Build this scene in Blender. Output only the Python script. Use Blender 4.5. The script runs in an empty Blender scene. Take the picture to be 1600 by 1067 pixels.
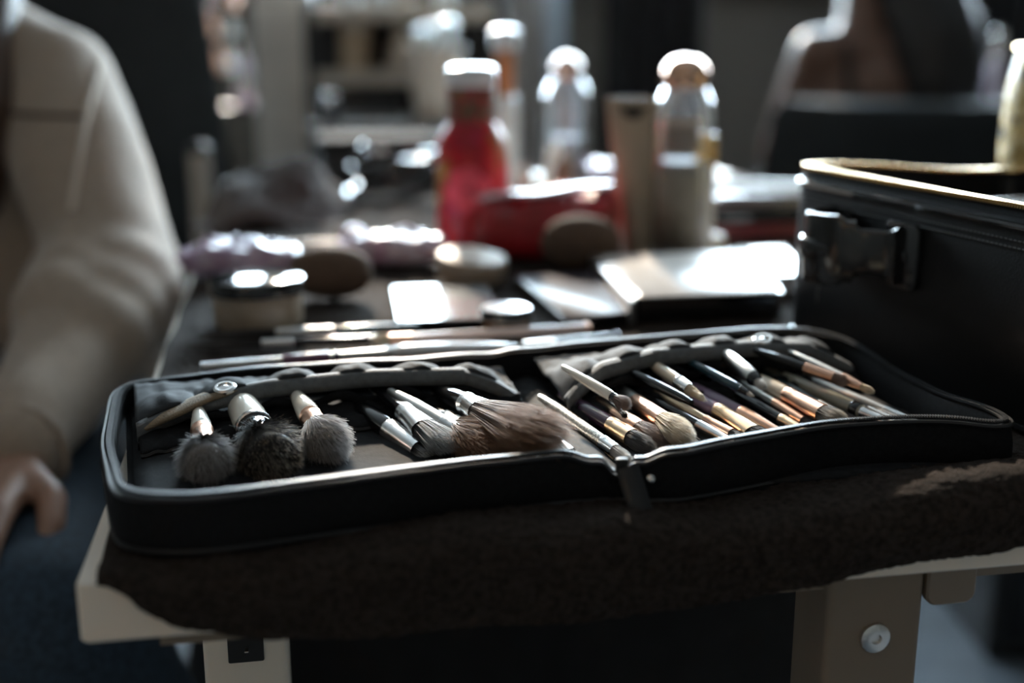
import bpy, math, random
import numpy as np
from mathutils import Vector, Matrix, noise
from mathutils.bvhtree import BVHTree

R = math.radians
random.seed(7)
rng = np.random.default_rng(7)
scene = bpy.context.scene
COL = scene.collection

# ------------------------------------------------------------------ camera, sky, light, exposure
F_PX, PITCH, CAM_Z, TOP = 1900.0, R(14.2), 0.96, 0.74      # focal length (px of 1600), tilt down, eye height, table height
cam = bpy.data.cameras.new('camera')
cam.sensor_width = 36.0
cam.lens = F_PX * 36.0 / 1600.0
cam.dof.use_dof = True
cam.dof.focus_distance = 0.625
cam.dof.aperture_fstop = 2.6
cam.dof.aperture_blades = 0
cam.clip_start = 0.02
cam_o = bpy.data.objects.new('camera', cam)
cam_o.location = (0, 0, CAM_Z)
cam_o.rotation_euler = (math.pi / 2 - PITCH, 0, 0)
COL.objects.link(cam_o)
scene.camera = cam_o

world = bpy.data.worlds.new('overcast_sky')
scene.world = world
world.use_nodes = True
bg = world.node_tree.nodes['Background']
bg.inputs['Color'].default_value = (0.70, 0.88, 1.0, 1)
bg.inputs['Strength'].default_value = 54.0

# the window that lights the room: its opening in the far wall
WX0, WX1, WZ0, WZ1, WALL_Y = -2.5, 2.5, 1.16, 2.62, 4.3
pl = bpy.data.lights.new('window_daylight', 'AREA')
pl.shape = 'RECTANGLE'
pl.size, pl.size_y = WX1 - WX0, WZ1 - WZ0
pl.cycles.is_portal = True
plo = bpy.data.objects.new('window_daylight', pl)
plo.location = ((WX0 + WX1) / 2, WALL_Y + 0.06, (WZ0 + WZ1) / 2)
plo.rotation_euler = (-math.pi / 2, 0, 0)
COL.objects.link(plo)

sun = bpy.data.lights.new('low_sun', 'SUN')
sun.energy = 8.0
sun.angle = R(2.0)
sun.color = (1.0, 0.84, 0.66)
suno = bpy.data.objects.new('low_sun', sun)
suno.rotation_euler = Vector((0.15, -1.0, -0.45)).to_track_quat('-Z', 'Y').to_euler()
COL.objects.link(suno)

vs = scene.view_settings
vs.view_transform = 'Standard'
vs.look = 'None'
vs.gamma = 1.0
vs.use_curve_mapping = False
vs.exposure = 0.15
scene.cycles.use_denoising = True
scene.cycles.max_bounces = 10

# ------------------------------------------------------------------ helpers
CS, SN = math.cos(PITCH), math.sin(PITCH)

def ray(px, py):
    u, v = (px - 800) / F_PX, (py - 533.5) / F_PX
    return Vector((u, CS - v * SN, -(SN + v * CS)))

CAMP = Vector((0, 0, CAM_Z))

def P(px, py, z=0.0):
    """point at height z above the table top"""
    d = ray(px, py)
    t = (TOP + z - CAM_Z) / d.z
    return CAMP + d * t

def D(px, py, t):
    """point at optical depth t"""
    return CAMP + ray(px, py) * t

def hit(px, py, p0, n):
    d = ray(px, py)
    t = (Vector(p0) - CAMP).dot(n) / d.dot(n)
    return CAMP + d * t

MATS = {}
def mat(name, col, rough=0.5, metal=0.0, var=0.0, vscale=40.0, bump=0.0, bscale=200.0, coat=0.0, trans=0.0, ior=1.45,
        spec=0.5, sheen=0.0, col2=None, emit=None, estr=0.0, stretch=None, alpha=1.0, bdist=0.002, sss=0.0):
    if name in MATS:
        return MATS[name]
    m = bpy.data.materials.new(name)
    m.use_nodes = True
    nt = m.node_tree
    b = nt.nodes['Principled BSDF']
    c = (*col, 1)
    b.inputs['Base Color'].default_value = c
    b.inputs['Roughness'].default_value = rough
    b.inputs['Metallic'].default_value = metal
    b.inputs['Coat Weight'].default_value = coat
    b.inputs['Transmission Weight'].default_value = trans
    b.inputs['IOR'].default_value = ior
    b.inputs['Specular IOR Level'].default_value = spec
    b.inputs['Sheen Weight'].default_value = sheen
    b.inputs['Alpha'].default_value = alpha
    if sss:
        b.inputs['Subsurface Weight'].default_value = sss
        b.inputs['Subsurface Scale'].default_value = 0.01
    if emit:
        b.inputs['Emission Color'].default_value = (*emit, 1)
        b.inputs['Emission Strength'].default_value = estr
    tc = nt.nodes.new('ShaderNodeTexCoord')
    src = tc.outputs['Object']
    if stretch:
        mp = nt.nodes.new('ShaderNodeMapping')
        mp.inputs['Scale'].default_value = stretch
        nt.links.new(src, mp.inputs['Vector'])
        src = mp.outputs['Vector']
    n = nt.nodes.new('ShaderNodeTexNoise')
    n.inputs['Scale'].default_value = vscale
    n.inputs['Detail'].default_value = 4.0
    nt.links.new(src, n.inputs['Vector'])
    rp = nt.nodes.new('ShaderNodeValToRGB')
    k = col2 if col2 else tuple(min(1, x * (1 + var)) for x in col)
    lo = tuple(x * (1 - var) for x in col)
    rp.color_ramp.elements[0].position = 0.35
    rp.color_ramp.elements[1].position = 0.65
    rp.color_ramp.elements[0].color = (*lo, 1)
    rp.color_ramp.elements[1].color = (*k, 1)
    nt.links.new(n.outputs['Fac'], rp.inputs['Fac'])
    nt.links.new(rp.outputs['Color'], b.inputs['Base Color'])
    if bump:
        n2 = nt.nodes.new('ShaderNodeTexNoise')
        n2.inputs['Scale'].default_value = bscale
        n2.inputs['Detail'].default_value = 3.0
        nt.links.new(src, n2.inputs['Vector'])
        bp = nt.nodes.new('ShaderNodeBump')
        bp.inputs['Strength'].default_value = bump
        bp.inputs['Distance'].default_value = bdist
        nt.links.new(n2.outputs['Fac'], bp.inputs['Height'])
        nt.links.new(bp.outputs['Normal'], b.inputs['Normal'])
    MATS[name] = m
    return m

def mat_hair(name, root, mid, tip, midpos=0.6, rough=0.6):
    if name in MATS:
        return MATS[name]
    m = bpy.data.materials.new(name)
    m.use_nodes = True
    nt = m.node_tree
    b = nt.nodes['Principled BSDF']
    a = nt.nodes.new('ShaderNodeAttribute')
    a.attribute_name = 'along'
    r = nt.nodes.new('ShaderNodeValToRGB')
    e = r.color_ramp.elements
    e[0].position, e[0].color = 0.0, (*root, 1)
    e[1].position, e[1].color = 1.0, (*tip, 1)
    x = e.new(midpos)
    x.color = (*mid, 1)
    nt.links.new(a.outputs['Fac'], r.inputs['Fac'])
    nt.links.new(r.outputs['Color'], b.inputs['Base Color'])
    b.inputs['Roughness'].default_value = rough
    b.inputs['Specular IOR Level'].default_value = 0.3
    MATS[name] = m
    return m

def mat_check(name, cols, scale, rough=0.3, coat=0.0, bump=0.0):
    """voronoi patches of several colours (printed film, floral print)"""
    if name in MATS:
        return MATS[name]
    m = bpy.data.materials.new(name)
    m.use_nodes = True
    nt = m.node_tree
    b = nt.nodes['Principled BSDF']
    tc = nt.nodes.new('ShaderNodeTexCoord')
    v = nt.nodes.new('ShaderNodeTexNoise')
    v.inputs['Scale'].default_value = scale
    v.inputs['Detail'].default_value = 2.0
    nt.links.new(tc.outputs['Object'], v.inputs['Vector'])
    r = nt.nodes.new('ShaderNodeValToRGB')
    r.color_ramp.interpolation = 'EASE'
    el = r.color_ramp.elements
    while len(el) < len(cols):
        el.new(0.5)
    for i, c in enumerate(cols):
        el[i].position = 0.30 + 0.40 * i / (len(cols) - 1)
        el[i].color = (*c, 1)
    nt.links.new(v.outputs['Fac'], r.inputs['Fac'])
    nt.links.new(r.outputs['Color'], b.inputs['Base Color'])
    b.inputs['Roughness'].default_value = rough
    b.inputs['Coat Weight'].default_value = coat
    if bump:
        bp = nt.nodes.new('ShaderNodeBump')
        bp.inputs['Strength'].default_value = bump
        bp.inputs['Distance'].default_value = 0.004
        nt.links.new(v.outputs['Fac'], bp.inputs['Height'])
        nt.links.new(bp.outputs['Normal'], b.inputs['Normal'])
    MATS[name] = m
    return m

ORG = {}
def thing(name, label, cat, loc, group=None):
    o = bpy.data.objects.new(name, None)
    o.empty_display_size = 0.02
    o.location = loc
    COL.objects.link(o)
    o['label'] = label
    o['category'] = cat
    if group:
        o['group'] = group
    ORG[o.name] = Vector(loc)
    return o

def tag(o, label, cat, group=None):
    o['label'] = label
    o['category'] = cat
    if group:
        o['group'] = group
    return o

class MB:
    """collects shapes (world coordinates) for ONE mesh"""
    def __init__(s):
        s.v, s.f = [], []
    def add(s, v, f):
        o = len(s.v)
        s.v += [tuple(x) for x in v]
        s.f += [tuple(i + o for i in q) for q in f]
        return s
    def box(s, c, size, ax=None, bev=0.0):
        """box centred at c, size along axes ax (3 vectors); bev chamfers all edges"""
        c = Vector(c)
        ax = ax or (Vector((1, 0, 0)), Vector((0, 1, 0)), Vector((0, 0, 1)))
        hx, hy, hz = [x / 2 for x in size]
        if bev <= 0:
            pts = [c + ax[0] * (x * hx) + ax[1] * (y * hy) + ax[2] * (z * hz) for z in (-1, 1) for y in (-1, 1) for x in (-1, 1)]
            return s.add(pts, [(0, 2, 3, 1), (4, 5, 7, 6), (0, 1, 5, 4), (2, 6, 7, 3), (0, 4, 6, 2), (1, 3, 7, 5)])
        bev = min(bev, hx * .95, hy * .95, hz * .95)
        # rounded in plan (n per corner) and chamfered in height
        n = 4
        rings = []
        for z, ins in ((-hz, bev), (-hz + bev * .3, bev * .3), (-hz + bev, 0), (hz - bev, 0), (hz - bev * .3, bev * .3), (hz, bev)):
            ring = []
            for cx, cy, a0 in ((1, 1, 0), (-1, 1, 90), (-1, -1, 180), (1, -1, 270)):
                for k in range(n + 1):
                    a = R(a0 + 90 * k / n)
                    x = cx * (hx - bev) + (bev - ins) * math.cos(a)
                    y = cy * (hy - bev) + (bev - ins) * math.sin(a)
                    ring.append(c + ax[0] * x + ax[1] * y + ax[2] * z)
            rings.append(ring)
        return s.rings(rings, cap=True)
    def slab(s, c, size, ax=None, rad=0.01, bev=0.001, n=5):
        """plate with rounded plan corners (rad) and small edge bevel"""
        c = Vector(c)
        ax = ax or (Vector((1, 0, 0)), Vector((0, 1, 0)), Vector((0, 0, 1)))
        hx, hy, hz = [x / 2 for x in size]
        rad = min(rad, hx * .99, hy * .99)
        rings = []
        for z, ins in ((-hz, bev), (-hz + bev, 0), (hz - bev, 0), (hz - bev * .3, bev * .3), (hz, bev)):
            ring = []
            for cx, cy, a0 in ((1, 1, 0), (-1, 1, 90), (-1, -1, 180), (1, -1, 270)):
                for k in range(n + 1):
                    a = R(a0 + 90 * k / n)
                    ring.append(c + ax[0] * (cx * (hx - rad) + (rad - ins) * math.cos(a)) + ax[1] * (cy * (hy - rad) + (rad - ins) * math.sin(a)) + ax[2] * z)
            rings.append(ring)
        return s.rings(rings, cap=True)
    def rings(s, rings, cap=True, closed=False):
        n = len(rings[0])
        o = len(s.v)
        for r in rings:
            s.v += [tuple(p) for p in r]
        m = len(rings)
        for i in range(m - 1 + (1 if closed else 0)):
            a, b = o + i * n, o + ((i + 1) % m) * n
            for k in range(n):
                s.f.append((a + k, a + (k + 1) % n, b + (k + 1) % n, b + k))
        if cap and not closed:
            s.f.append(tuple(o + k for k in reversed(range(n))))
            s.f.append(tuple(o + (m - 1) * n + k for k in range(n)))
        return s
    def lathe(s, a, d, prof, seg=20, up=None, sq=(1, 1), cap=True):
        """profile [(distance along d, radius)] turned about the axis from a"""
        a, d = Vector(a), Vector(d).normalized()
        up = Vector(up) if up else (Vector((0, 0, 1)) if abs(d.z) < .9 else Vector((0, 1, 0)))
        x = d.cross(up).normalized()
        y = x.cross(d).normalized()
        rings = []
        for h, r in prof:
            r = max(r, 1e-5)
            rings.append([a + d * h + x * (r * sq[0] * math.cos(2 * math.pi * k / seg)) + y * (r * sq[1] * math.sin(2 * math.pi * k / seg)) for k in range(seg)])
        return s.rings(rings, cap=cap)
    def tube(s, pts, r, seg=8, closed=False, up=None, flat=None):
        """tube along points; r number or list; flat=(w,h) gives an elliptic ribbon with up as its height axis"""
        pts = [Vector(p) for p in pts]
        n = len(pts)
        rings = []
        px = None
        for i, p in enumerate(pts):
            if closed:
                t = pts[(i + 1) % n] - pts[i - 1]
            else:
                t = pts[min(i + 1, n - 1)] - pts[max(i - 1, 0)]
            t.normalize()
            if up is not None:
                x = t.cross(Vector(up)).normalized()
            elif px is None:
                x = t.cross(Vector((0, 0, 1)) if abs(t.z) < .9 else Vector((1, 0, 0))).normalized()
            else:
                x = (px - t * px.dot(t)).normalized()
            px = x
            y = x.cross(t).normalized()
            rr = r[i] if isinstance(r, (list, tuple)) else r
            w, h = (rr, rr) if flat is None else (flat[0] * rr, flat[1] * rr)
            rings.append([p + x * (w * math.cos(2 * math.pi * k / seg)) + y * (h * math.sin(2 * math.pi * k / seg)) for k in range(seg)])
        return s.rings(rings, cap=not closed, closed=closed)
    def grid(s, rows, closed=False):
        n = len(rows[0])
        o = len(s.v)
        for r in rows:
            s.v += [tuple(p) for p in r]
        for i in range(len(rows) - 1):
            for k in range(n - (0 if closed else 1)):
                a = o + i * n
                s.f.append((a + k, a + (k + 1) % n, a + n + (k + 1) % n, a + n + k))
        return s
    def ell(s, c, r, ax=None, seg=20, rg=12):
        c = Vector(c)
        ax = ax or (Vector((1, 0, 0)), Vector((0, 1, 0)), Vector((0, 0, 1)))
        rings = []
        for i in range(rg + 1):
            th = math.pi * (i + .02) / (rg + .04)
            rings.append([c + ax[0] * (r[0] * math.sin(th) * math.cos(2 * math.pi * k / seg)) + ax[1] * (r[1] * math.sin(th) * math.sin(2 * math.pi * k / seg)) - ax[2] * (r[2] * math.cos(th)) for k in range(seg)])
        return s.rings(rings)
    def build(s, name, m, parent=None, smooth=True, angle=40, kind=None, solid=0, sub=0, org=None):
        if parent is not None:
            o0 = ORG[parent.name]
        elif org is not None:
            o0 = Vector(org)
        else:
            a = np.array(s.v)
            o0 = Vector(((a[:, 0].min() + a[:, 0].max()) / 2, (a[:, 1].min() + a[:, 1].max()) / 2, a[:, 2].min()))
        me = bpy.data.meshes.new(name)
        a = np.array(s.v, dtype=float) - np.array(o0)
        me.from_pydata(a.tolist(), [], s.f)
        me.validate()
        me.materials.append(m)
        ob = bpy.data.objects.new(name, me)
        COL.objects.link(ob)
        if parent is not None:
            ob.parent = parent
        else:
            ob.location = o0
        ORG[ob.name] = Vector(o0)
        if smooth:
            me.shade_smooth()
            if angle < 180:
                me.set_sharp_from_angle(angle=R(angle))
        if solid:
            md = ob.modifiers.new('solid', 'SOLIDIFY')
            md.thickness = solid
            md.offset = 0
        if sub:
            md = ob.modifiers.new('sub', 'SUBSURF')
            md.levels = md.render_levels = sub
        if kind:
            ob['kind'] = kind
        return ob

def struct(ob):
    ob['kind'] = 'structure'
    return ob

def catmull(pts, n=8, closed=False):
    pts = [Vector(p) for p in pts]
    out = []
    m = len(pts)
    for i in range(m if closed else m - 1):
        if closed:
            p0, p1, p2, p3 = pts[i - 1], pts[i], pts[(i + 1) % m], pts[(i + 2) % m]
        else:
            p0, p1, p2, p3 = pts[max(i - 1, 0)], pts[i], pts[i + 1], pts[min(i + 2, m - 1)]
        for k in range(n):
            t = k / n
            out.append(0.5 * ((2 * p1) + (p2 - p0) * t + (2 * p0 - 5 * p1 + 4 * p2 - p3) * t * t + (3 * p1 - p0 - 3 * p2 + p3) * t ** 3))
    if not closed:
        out.append(pts[-1])
    return out

def fz(x, y=0.0, z=0.0, s=1.0):
    return noise.noise(Vector((x * s, y * s, z * s)))

def blob(name, caps, voxel, m, parent=None, smooth=8, org=None):
    """one continuous skin over tapered capsules [(p1, r1, p2, r2)]"""
    mb = MB()
    for p1, r1, p2, r2 in caps:
        p1, p2 = Vector(p1), Vector(p2)
        d = p2 - p1
        L = d.length
        if L < 1e-6:
            d, L = Vector((0, 0, 1)), 1e-4
        prof = [(-r1 * math.cos(R(a)), r1 * math.sin(R(a))) for a in (2, 20, 45, 70, 90)] + \
               [(L + r2 * math.sin(R(a)), r2 * math.cos(R(a))) for a in (0, 20, 45, 70, 88)]
        mb.lathe(p1, d, prof, seg=20)
    ob = mb.build(name, m, parent, org=org)
    md = ob.modifiers.new('remesh', 'REMESH')
    md.mode = 'VOXEL'
    md.voxel_size = voxel
    sm = ob.modifiers.new('smooth', 'SMOOTH')
    sm.iterations = smooth
    sm.factor = 0.5
    dg = bpy.context.evaluated_depsgraph_get()
    me = bpy.data.meshes.new_from_object(ob.evaluated_get(dg))
    ob.modifiers.clear()
    old = ob.data
    ob.data = me
    bpy.data.meshes.remove(old)
    me.name = name
    me.materials.clear()
    me.materials.append(m)
    me.shade_smooth()
    return ob

def strands(name, base, tip, w, m, parent, seg=3, bend=None, core=None):
    """thin tapering hairs from base points to tip points, as one mesh with an 'along' attribute"""
    base, tip = np.asarray(base, float), np.asarray(tip, float)
    n = len(base)
    d = tip - base
    L = np.linalg.norm(d, axis=1, keepdims=True) + 1e-9
    dn = d / L
    ref = np.tile(np.array([[0.3, 0.2, 1.0]]), (n, 1))
    x = np.cross(dn, ref)
    x /= np.linalg.norm(x, axis=1, keepdims=True) + 1e-9
    y = np.cross(dn, x)
    ts = np.linspace(0, 1, seg + 1)
    V, A = [], []
    for t in ts:
        p = base + d * t
        if bend is not None:
            p = p + bend * (t * (1 - t) * 4) if False else p + bend * (t ** 2)
        ww = w * (1 - t ** 2 * 0.85)
        for a in (0, 2.094, 4.189):
            V.append(p + (x * math.cos(a) + y * math.sin(a)) * ww)
            A.append(np.full(n, t))
    V = np.stack(V, 1)          # n, 3*(seg+1), 3
    A = np.stack(A, 1)
    per = 3 * (seg + 1)
    tri = []
    for i in range(seg):
        for k in range(3):
            a, b = 3 * i + k, 3 * i + (k + 1) % 3
            tri.append((a, b, b + 3, a + 3))
    F = (np.arange(n)[:, None, None] * per + np.array(tri)[None]).reshape(-1, 4)
    verts = V.reshape(-1, 3)
    along = A.reshape(-1)
    faces = F.tolist()
    if core is not None:
        cv, cf, ca = core
        o = len(verts)
        verts = np.concatenate([verts, np.array([tuple(q) for q in cv])])
        along = np.concatenate([along, ca])
        faces += [tuple(i + o for i in q) for q in cf]
    verts = verts - np.array(ORG[parent.name])
    me = bpy.data.meshes.new(name)
    me.from_pydata(verts.tolist(), [], faces)
    at = me.attributes.new('along', 'FLOAT', 'POINT')
    at.data.foreach_set('value', along.astype(np.float32))
    me.materials.append(m)
    me.shade_smooth()
    ob = bpy.data.objects.new(name, me)
    COL.objects.link(ob)
    ob.parent = parent
    ORG[ob.name] = ORG[parent.name]
    return ob

V3 = Vector
EX, EY, EZ = V3((1, 0, 0)), V3((0, 1, 0)), V3((0, 0, 1))
TILT = R(10.4)                                   # the table is turned a little
E1 = V3((math.cos(TILT), math.sin(TILT), 0))     # along its front edge
E2 = V3((-math.sin(TILT), math.cos(TILT), 0))    # along its left edge, away from the camera
T0 = V3((-0.180, 0.460, TOP))                    # its front left corner

def TP(a, b, z=0.0):
    return T0 + E1 * a + E2 * b + EZ * z

# ------------------------------------------------------------------ materials
m_wall = mat('painted_wall', (0.11, 0.098, 0.083), 0.8, var=.05, vscale=3, bump=.1, bscale=150)
m_ceil = mat('ceiling_paint', (0.22, 0.21, 0.20), 0.9, var=.03, vscale=3)
m_floor = mat('grey_laminate', (0.125, 0.145, 0.17), 0.38, var=.18, vscale=6, stretch=(1, 8, 1))
m_taupe = mat('taupe_painted_steel', (0.20, 0.155, 0.115), 0.45, var=.03, vscale=10)
m_white = mat('white_laminate', (0.80, 0.72, 0.62), 0.38, var=.02, vscale=10)
m_towel = mat('brown_terry', (0.034, 0.026, 0.022), 0.95, var=.35, vscale=300, bump=.8, bscale=900, spec=.12)
m_blackfab = mat('black_canvas', (0.010, 0.010, 0.011), 0.85, var=.2, vscale=400, bump=.35, bscale=1400, bdist=.0006, spec=.15)
m_pipe = mat('black_vinyl_piping', (0.012, 0.012, 0.014), 0.42, var=.1)
m_teeth = mat('dark_zip_teeth', (0.035, 0.037, 0.04), 0.4, metal=.2)
m_tape = mat('black_zip_tape', (0.010, 0.010, 0.011), 0.9, var=.2, vscale=500, bump=.4, bscale=1500, bdist=.0005, spec=.15)
m_greyfab = mat('grey_satin_fabric', (0.034, 0.036, 0.039), 0.8, var=.2, vscale=200, bump=.25, bscale=900, bdist=.0006, spec=.2)
m_ribbon = mat('ribbed_elastic', (0.10, 0.104, 0.108), 0.7, var=.15, vscale=300, bump=.5, bscale=1200, bdist=.0006)
m_suede = mat('tan_suede', (0.24, 0.18, 0.12), 0.85, var=.2, vscale=150, bump=.4, bscale=900)
m_chrome = mat('polished_chrome', (0.86, 0.86, 0.86), 0.24, metal=1)
m_nickel = mat('brushed_nickel', (0.72, 0.71, 0.69), 0.32, metal=1, var=.1, vscale=60)
m_rose = mat('rose_gold', (0.90, 0.55, 0.40), 0.28, metal=1, var=.04)
m_gold = mat('pale_gold', (0.92, 0.68, 0.46), 0.28, metal=1, var=.04)
m_brass = mat('brass_teeth', (0.75, 0.52, 0.22), 0.25, metal=1)
m_lacq = mat('black_lacquer', (0.008, 0.008, 0.010), 0.12, coat=.6)
m_plum = mat('plum_lacquer', (0.055, 0.03, 0.06), 0.15, coat=.6)
m_lilac = mat('lilac_lacquer', (0.30, 0.22, 0.33), 0.2, coat=.5)
m_cream = mat('cream_lacquer', (0.70, 0.60, 0.47), 0.18, coat=.6)
m_ivory = mat('ivory_lacquer', (0.80, 0.75, 0.66), 0.18, coat=.6)
m_teal = mat('dark_teal_lacquer', (0.02, 0.05, 0.065), 0.15, coat=.6)
m_olive = mat('smoky_acrylic', (0.33, 0.32, 0.26), 0.15, coat=.7)
m_leather = mat('black_leather', (0.007, 0.007, 0.0075), 0.42, var=.2, vscale=80, bump=.25, bscale=700, bdist=.0008, spec=.25)
m_patent = mat('black_patent_leather', (0.008, 0.008, 0.009), 0.2, var=.1, coat=.8)
m_dark = mat('matt_black_plastic', (0.010, 0.010, 0.011), 0.5)
m_gloss = mat('gloss_black_plastic', (0.008, 0.008, 0.009), 0.10, coat=.5)

# ------------------------------------------------------------------ the room
ROOM_X0, ROOM_X1, ROOM_Y0 = -3.0, 3.0, -2.6
CEIL = 2.75
def wall_box(name, x0, x1, y0, y1, z0, z1, m):
    return MB().box(((x0 + x1) / 2, (y0 + y1) / 2, (z0 + z1) / 2), (x1 - x0, y1 - y0, z1 - z0)).build(name, m, smooth=False)

struct(wall_box('floor', ROOM_X0 - .1, ROOM_X1 + .1, ROOM_Y0 - .1, WALL_Y + .2, -0.1, 0, m_floor))
struct(wall_box('ceiling', ROOM_X0 - .1, ROOM_X1 + .1, ROOM_Y0 - .1, WALL_Y + .2, CEIL, CEIL + .1, m_ceil))
struct(wall_box('wall_left', ROOM_X0 - .1, ROOM_X0, ROOM_Y0 - .1, WALL_Y + .2, 0, CEIL, m_wall))
struct(wall_box('wall_right', ROOM_X1, ROOM_X1 + .1, ROOM_Y0 - .1, WALL_Y + .2, 0, CEIL, m_wall))
struct(wall_box('wall_front', ROOM_X0, ROOM_X1, ROOM_Y0 - .1, ROOM_Y0, 0, CEIL, m_wall))
bw = MB()
for x0, x1, z0, z1 in ((ROOM_X0, ROOM_X1, 0, WZ0), (ROOM_X0, ROOM_X1, WZ1, CEIL), (ROOM_X0, WX0, WZ0, WZ1), (WX1, ROOM_X1, WZ0, WZ1)):
    bw.box(((x0 + x1) / 2, WALL_Y + .1, (z0 + z1) / 2), (x1 - x0, .2, z1 - z0))
struct(bw.build('wall_back', m_wall, smooth=False))
wf = thing('window_1', 'wide window with pale frame in the far wall', 'window', ((WX0 + WX1) / 2, WALL_Y + .1, WZ0))
for k in ('label', 'category'):
    del wf[k]
wf['kind'] = 'structure'
m_frame = mat('window_frame_paint', (0.62, 0.62, 0.60), 0.5)
fr = MB()
for x in (WX0 + .03, -0.84, 0.84, WX1 - .03):
    fr.box((x, WALL_Y + .1, (WZ0 + WZ1) / 2), (.06, .07, WZ1 - WZ0))
for z in (WZ0 + .03, WZ1 - .03):
    fr.box((0, WALL_Y + .1, z), (WX1 - WX0, .07, .06))
fr.build('window_frame', m_frame, wf, smooth=False)
MB().slab((0, WALL_Y - .03, WZ0 - .015), (WX1 - WX0 + .1, .2, .03), rad=.01, bev=.004).build('window_sill', m_frame, wf)
m_pane = bpy.data.materials.new('window_glass')
m_pane.use_nodes = True
nt_ = m_pane.node_tree
nt_.nodes.remove(nt_.nodes['Principled BSDF'])
tr_, gl_, mx_, fz_ = (nt_.nodes.new(k) for k in ('ShaderNodeBsdfTransparent', 'ShaderNodeBsdfGlossy', 'ShaderNodeMixShader', 'ShaderNodeFresnel'))
gl_.inputs['Roughness'].default_value = 0.0
nt_.links.new(fz_.outputs[0], mx_.inputs[0])
nt_.links.new(tr_.outputs[0], mx_.inputs[1])
nt_.links.new(gl_.outputs[0], mx_.inputs[2])
nt_.links.new(mx_.outputs[0], nt_.nodes['Material Output'].inputs[0])
for x0, x1 in ((WX0 + .06, -0.87), (-0.81, 0.81), (0.87, WX1 - .06)):
    MB().box(((x0 + x1) / 2, WALL_Y + .11, (WZ0 + WZ1) / 2), (x1 - x0, .004, WZ1 - WZ0 - .12)).build('pane', m_pane, wf, smooth=False)

# ------------------------------------------------------------------ the table
TW, TL, TT = 0.80, 1.46, 0.027
table = thing('table', 'white laminate table covered by a dark brown towel', 'table', TP(TW / 2, TL / 2, -TOP))
ax = (E1, E2, EZ)
MB().slab(TP(TW / 2, TL / 2, -TT / 2), (TW, TL, TT), ax, rad=.004, bev=.0015).build('table_top', m_white, table)
def table_leg(a, b, w, d, m=m_white):
    c = TP(a, b, 0)
    return MB().slab((c.x, c.y, (TOP - TT) / 2), (w, d, TOP - TT), ax, rad=.004, bev=.001).build('leg', m, table)
la = table_leg(0.062, 0.115, .043, .04)
rb_ = table_leg(0.364, 0.032, .050, .04, m_taupe)
table_leg(0.062, TL - .12, .05, .05)
table_leg(0.364, TL - .12, .05, .05, m_taupe)
MB().box(TP(.40, .032, -TT - .006), (.74, .03, .012), ax).build('cross_bar', m_taupe, table, smooth=False)
MB().box(TP(.40, TL - .12, -TT - .006), (.74, .03, .012), ax).build('cross_bar', m_taupe, table, smooth=False)
for b__ in (.032, TL - .12):
    table_leg(.75, b__, .05, .04, m_taupe)
# rail under the top, corner plate and fixings
rail = MB()
rail.box(TP(.202, .15, -TT - .02), (.25, .02, .03), ax)
rail.build('rail', m_white, table, smooth=False)
br = MB()
br.slab(TP(.4025, .014, -TT - .0115), (.026, .023, .006), (E1, EZ, E2), rad=.006, bev=.001)
br.build('bracket', m_taupe, table)
c = TP(.364, .0118, -.0640)
sc_ = MB().lathe(c, -E2, [(0, .0075), (.0018, .0075), (.0026, .006), (.0026, .0028), (.001, .0026), (.001, 0)], seg=20).build('screw', m_nickel, table)
lab = MB().slab(TP(.062, .0942, -.084), (.018, .016, .0012), (E1, EZ, E2), rad=.001, bev=.0003).build('sticker', m_dark, table)
lab['label'] = 'small black sticker with a pale mark'
MB().box(TP(.0625, .0932, -.084), (.002, .008, .0006), (E1, E2, EZ)).build('sticker_mark', m_nickel, lab, smooth=False)

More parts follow.
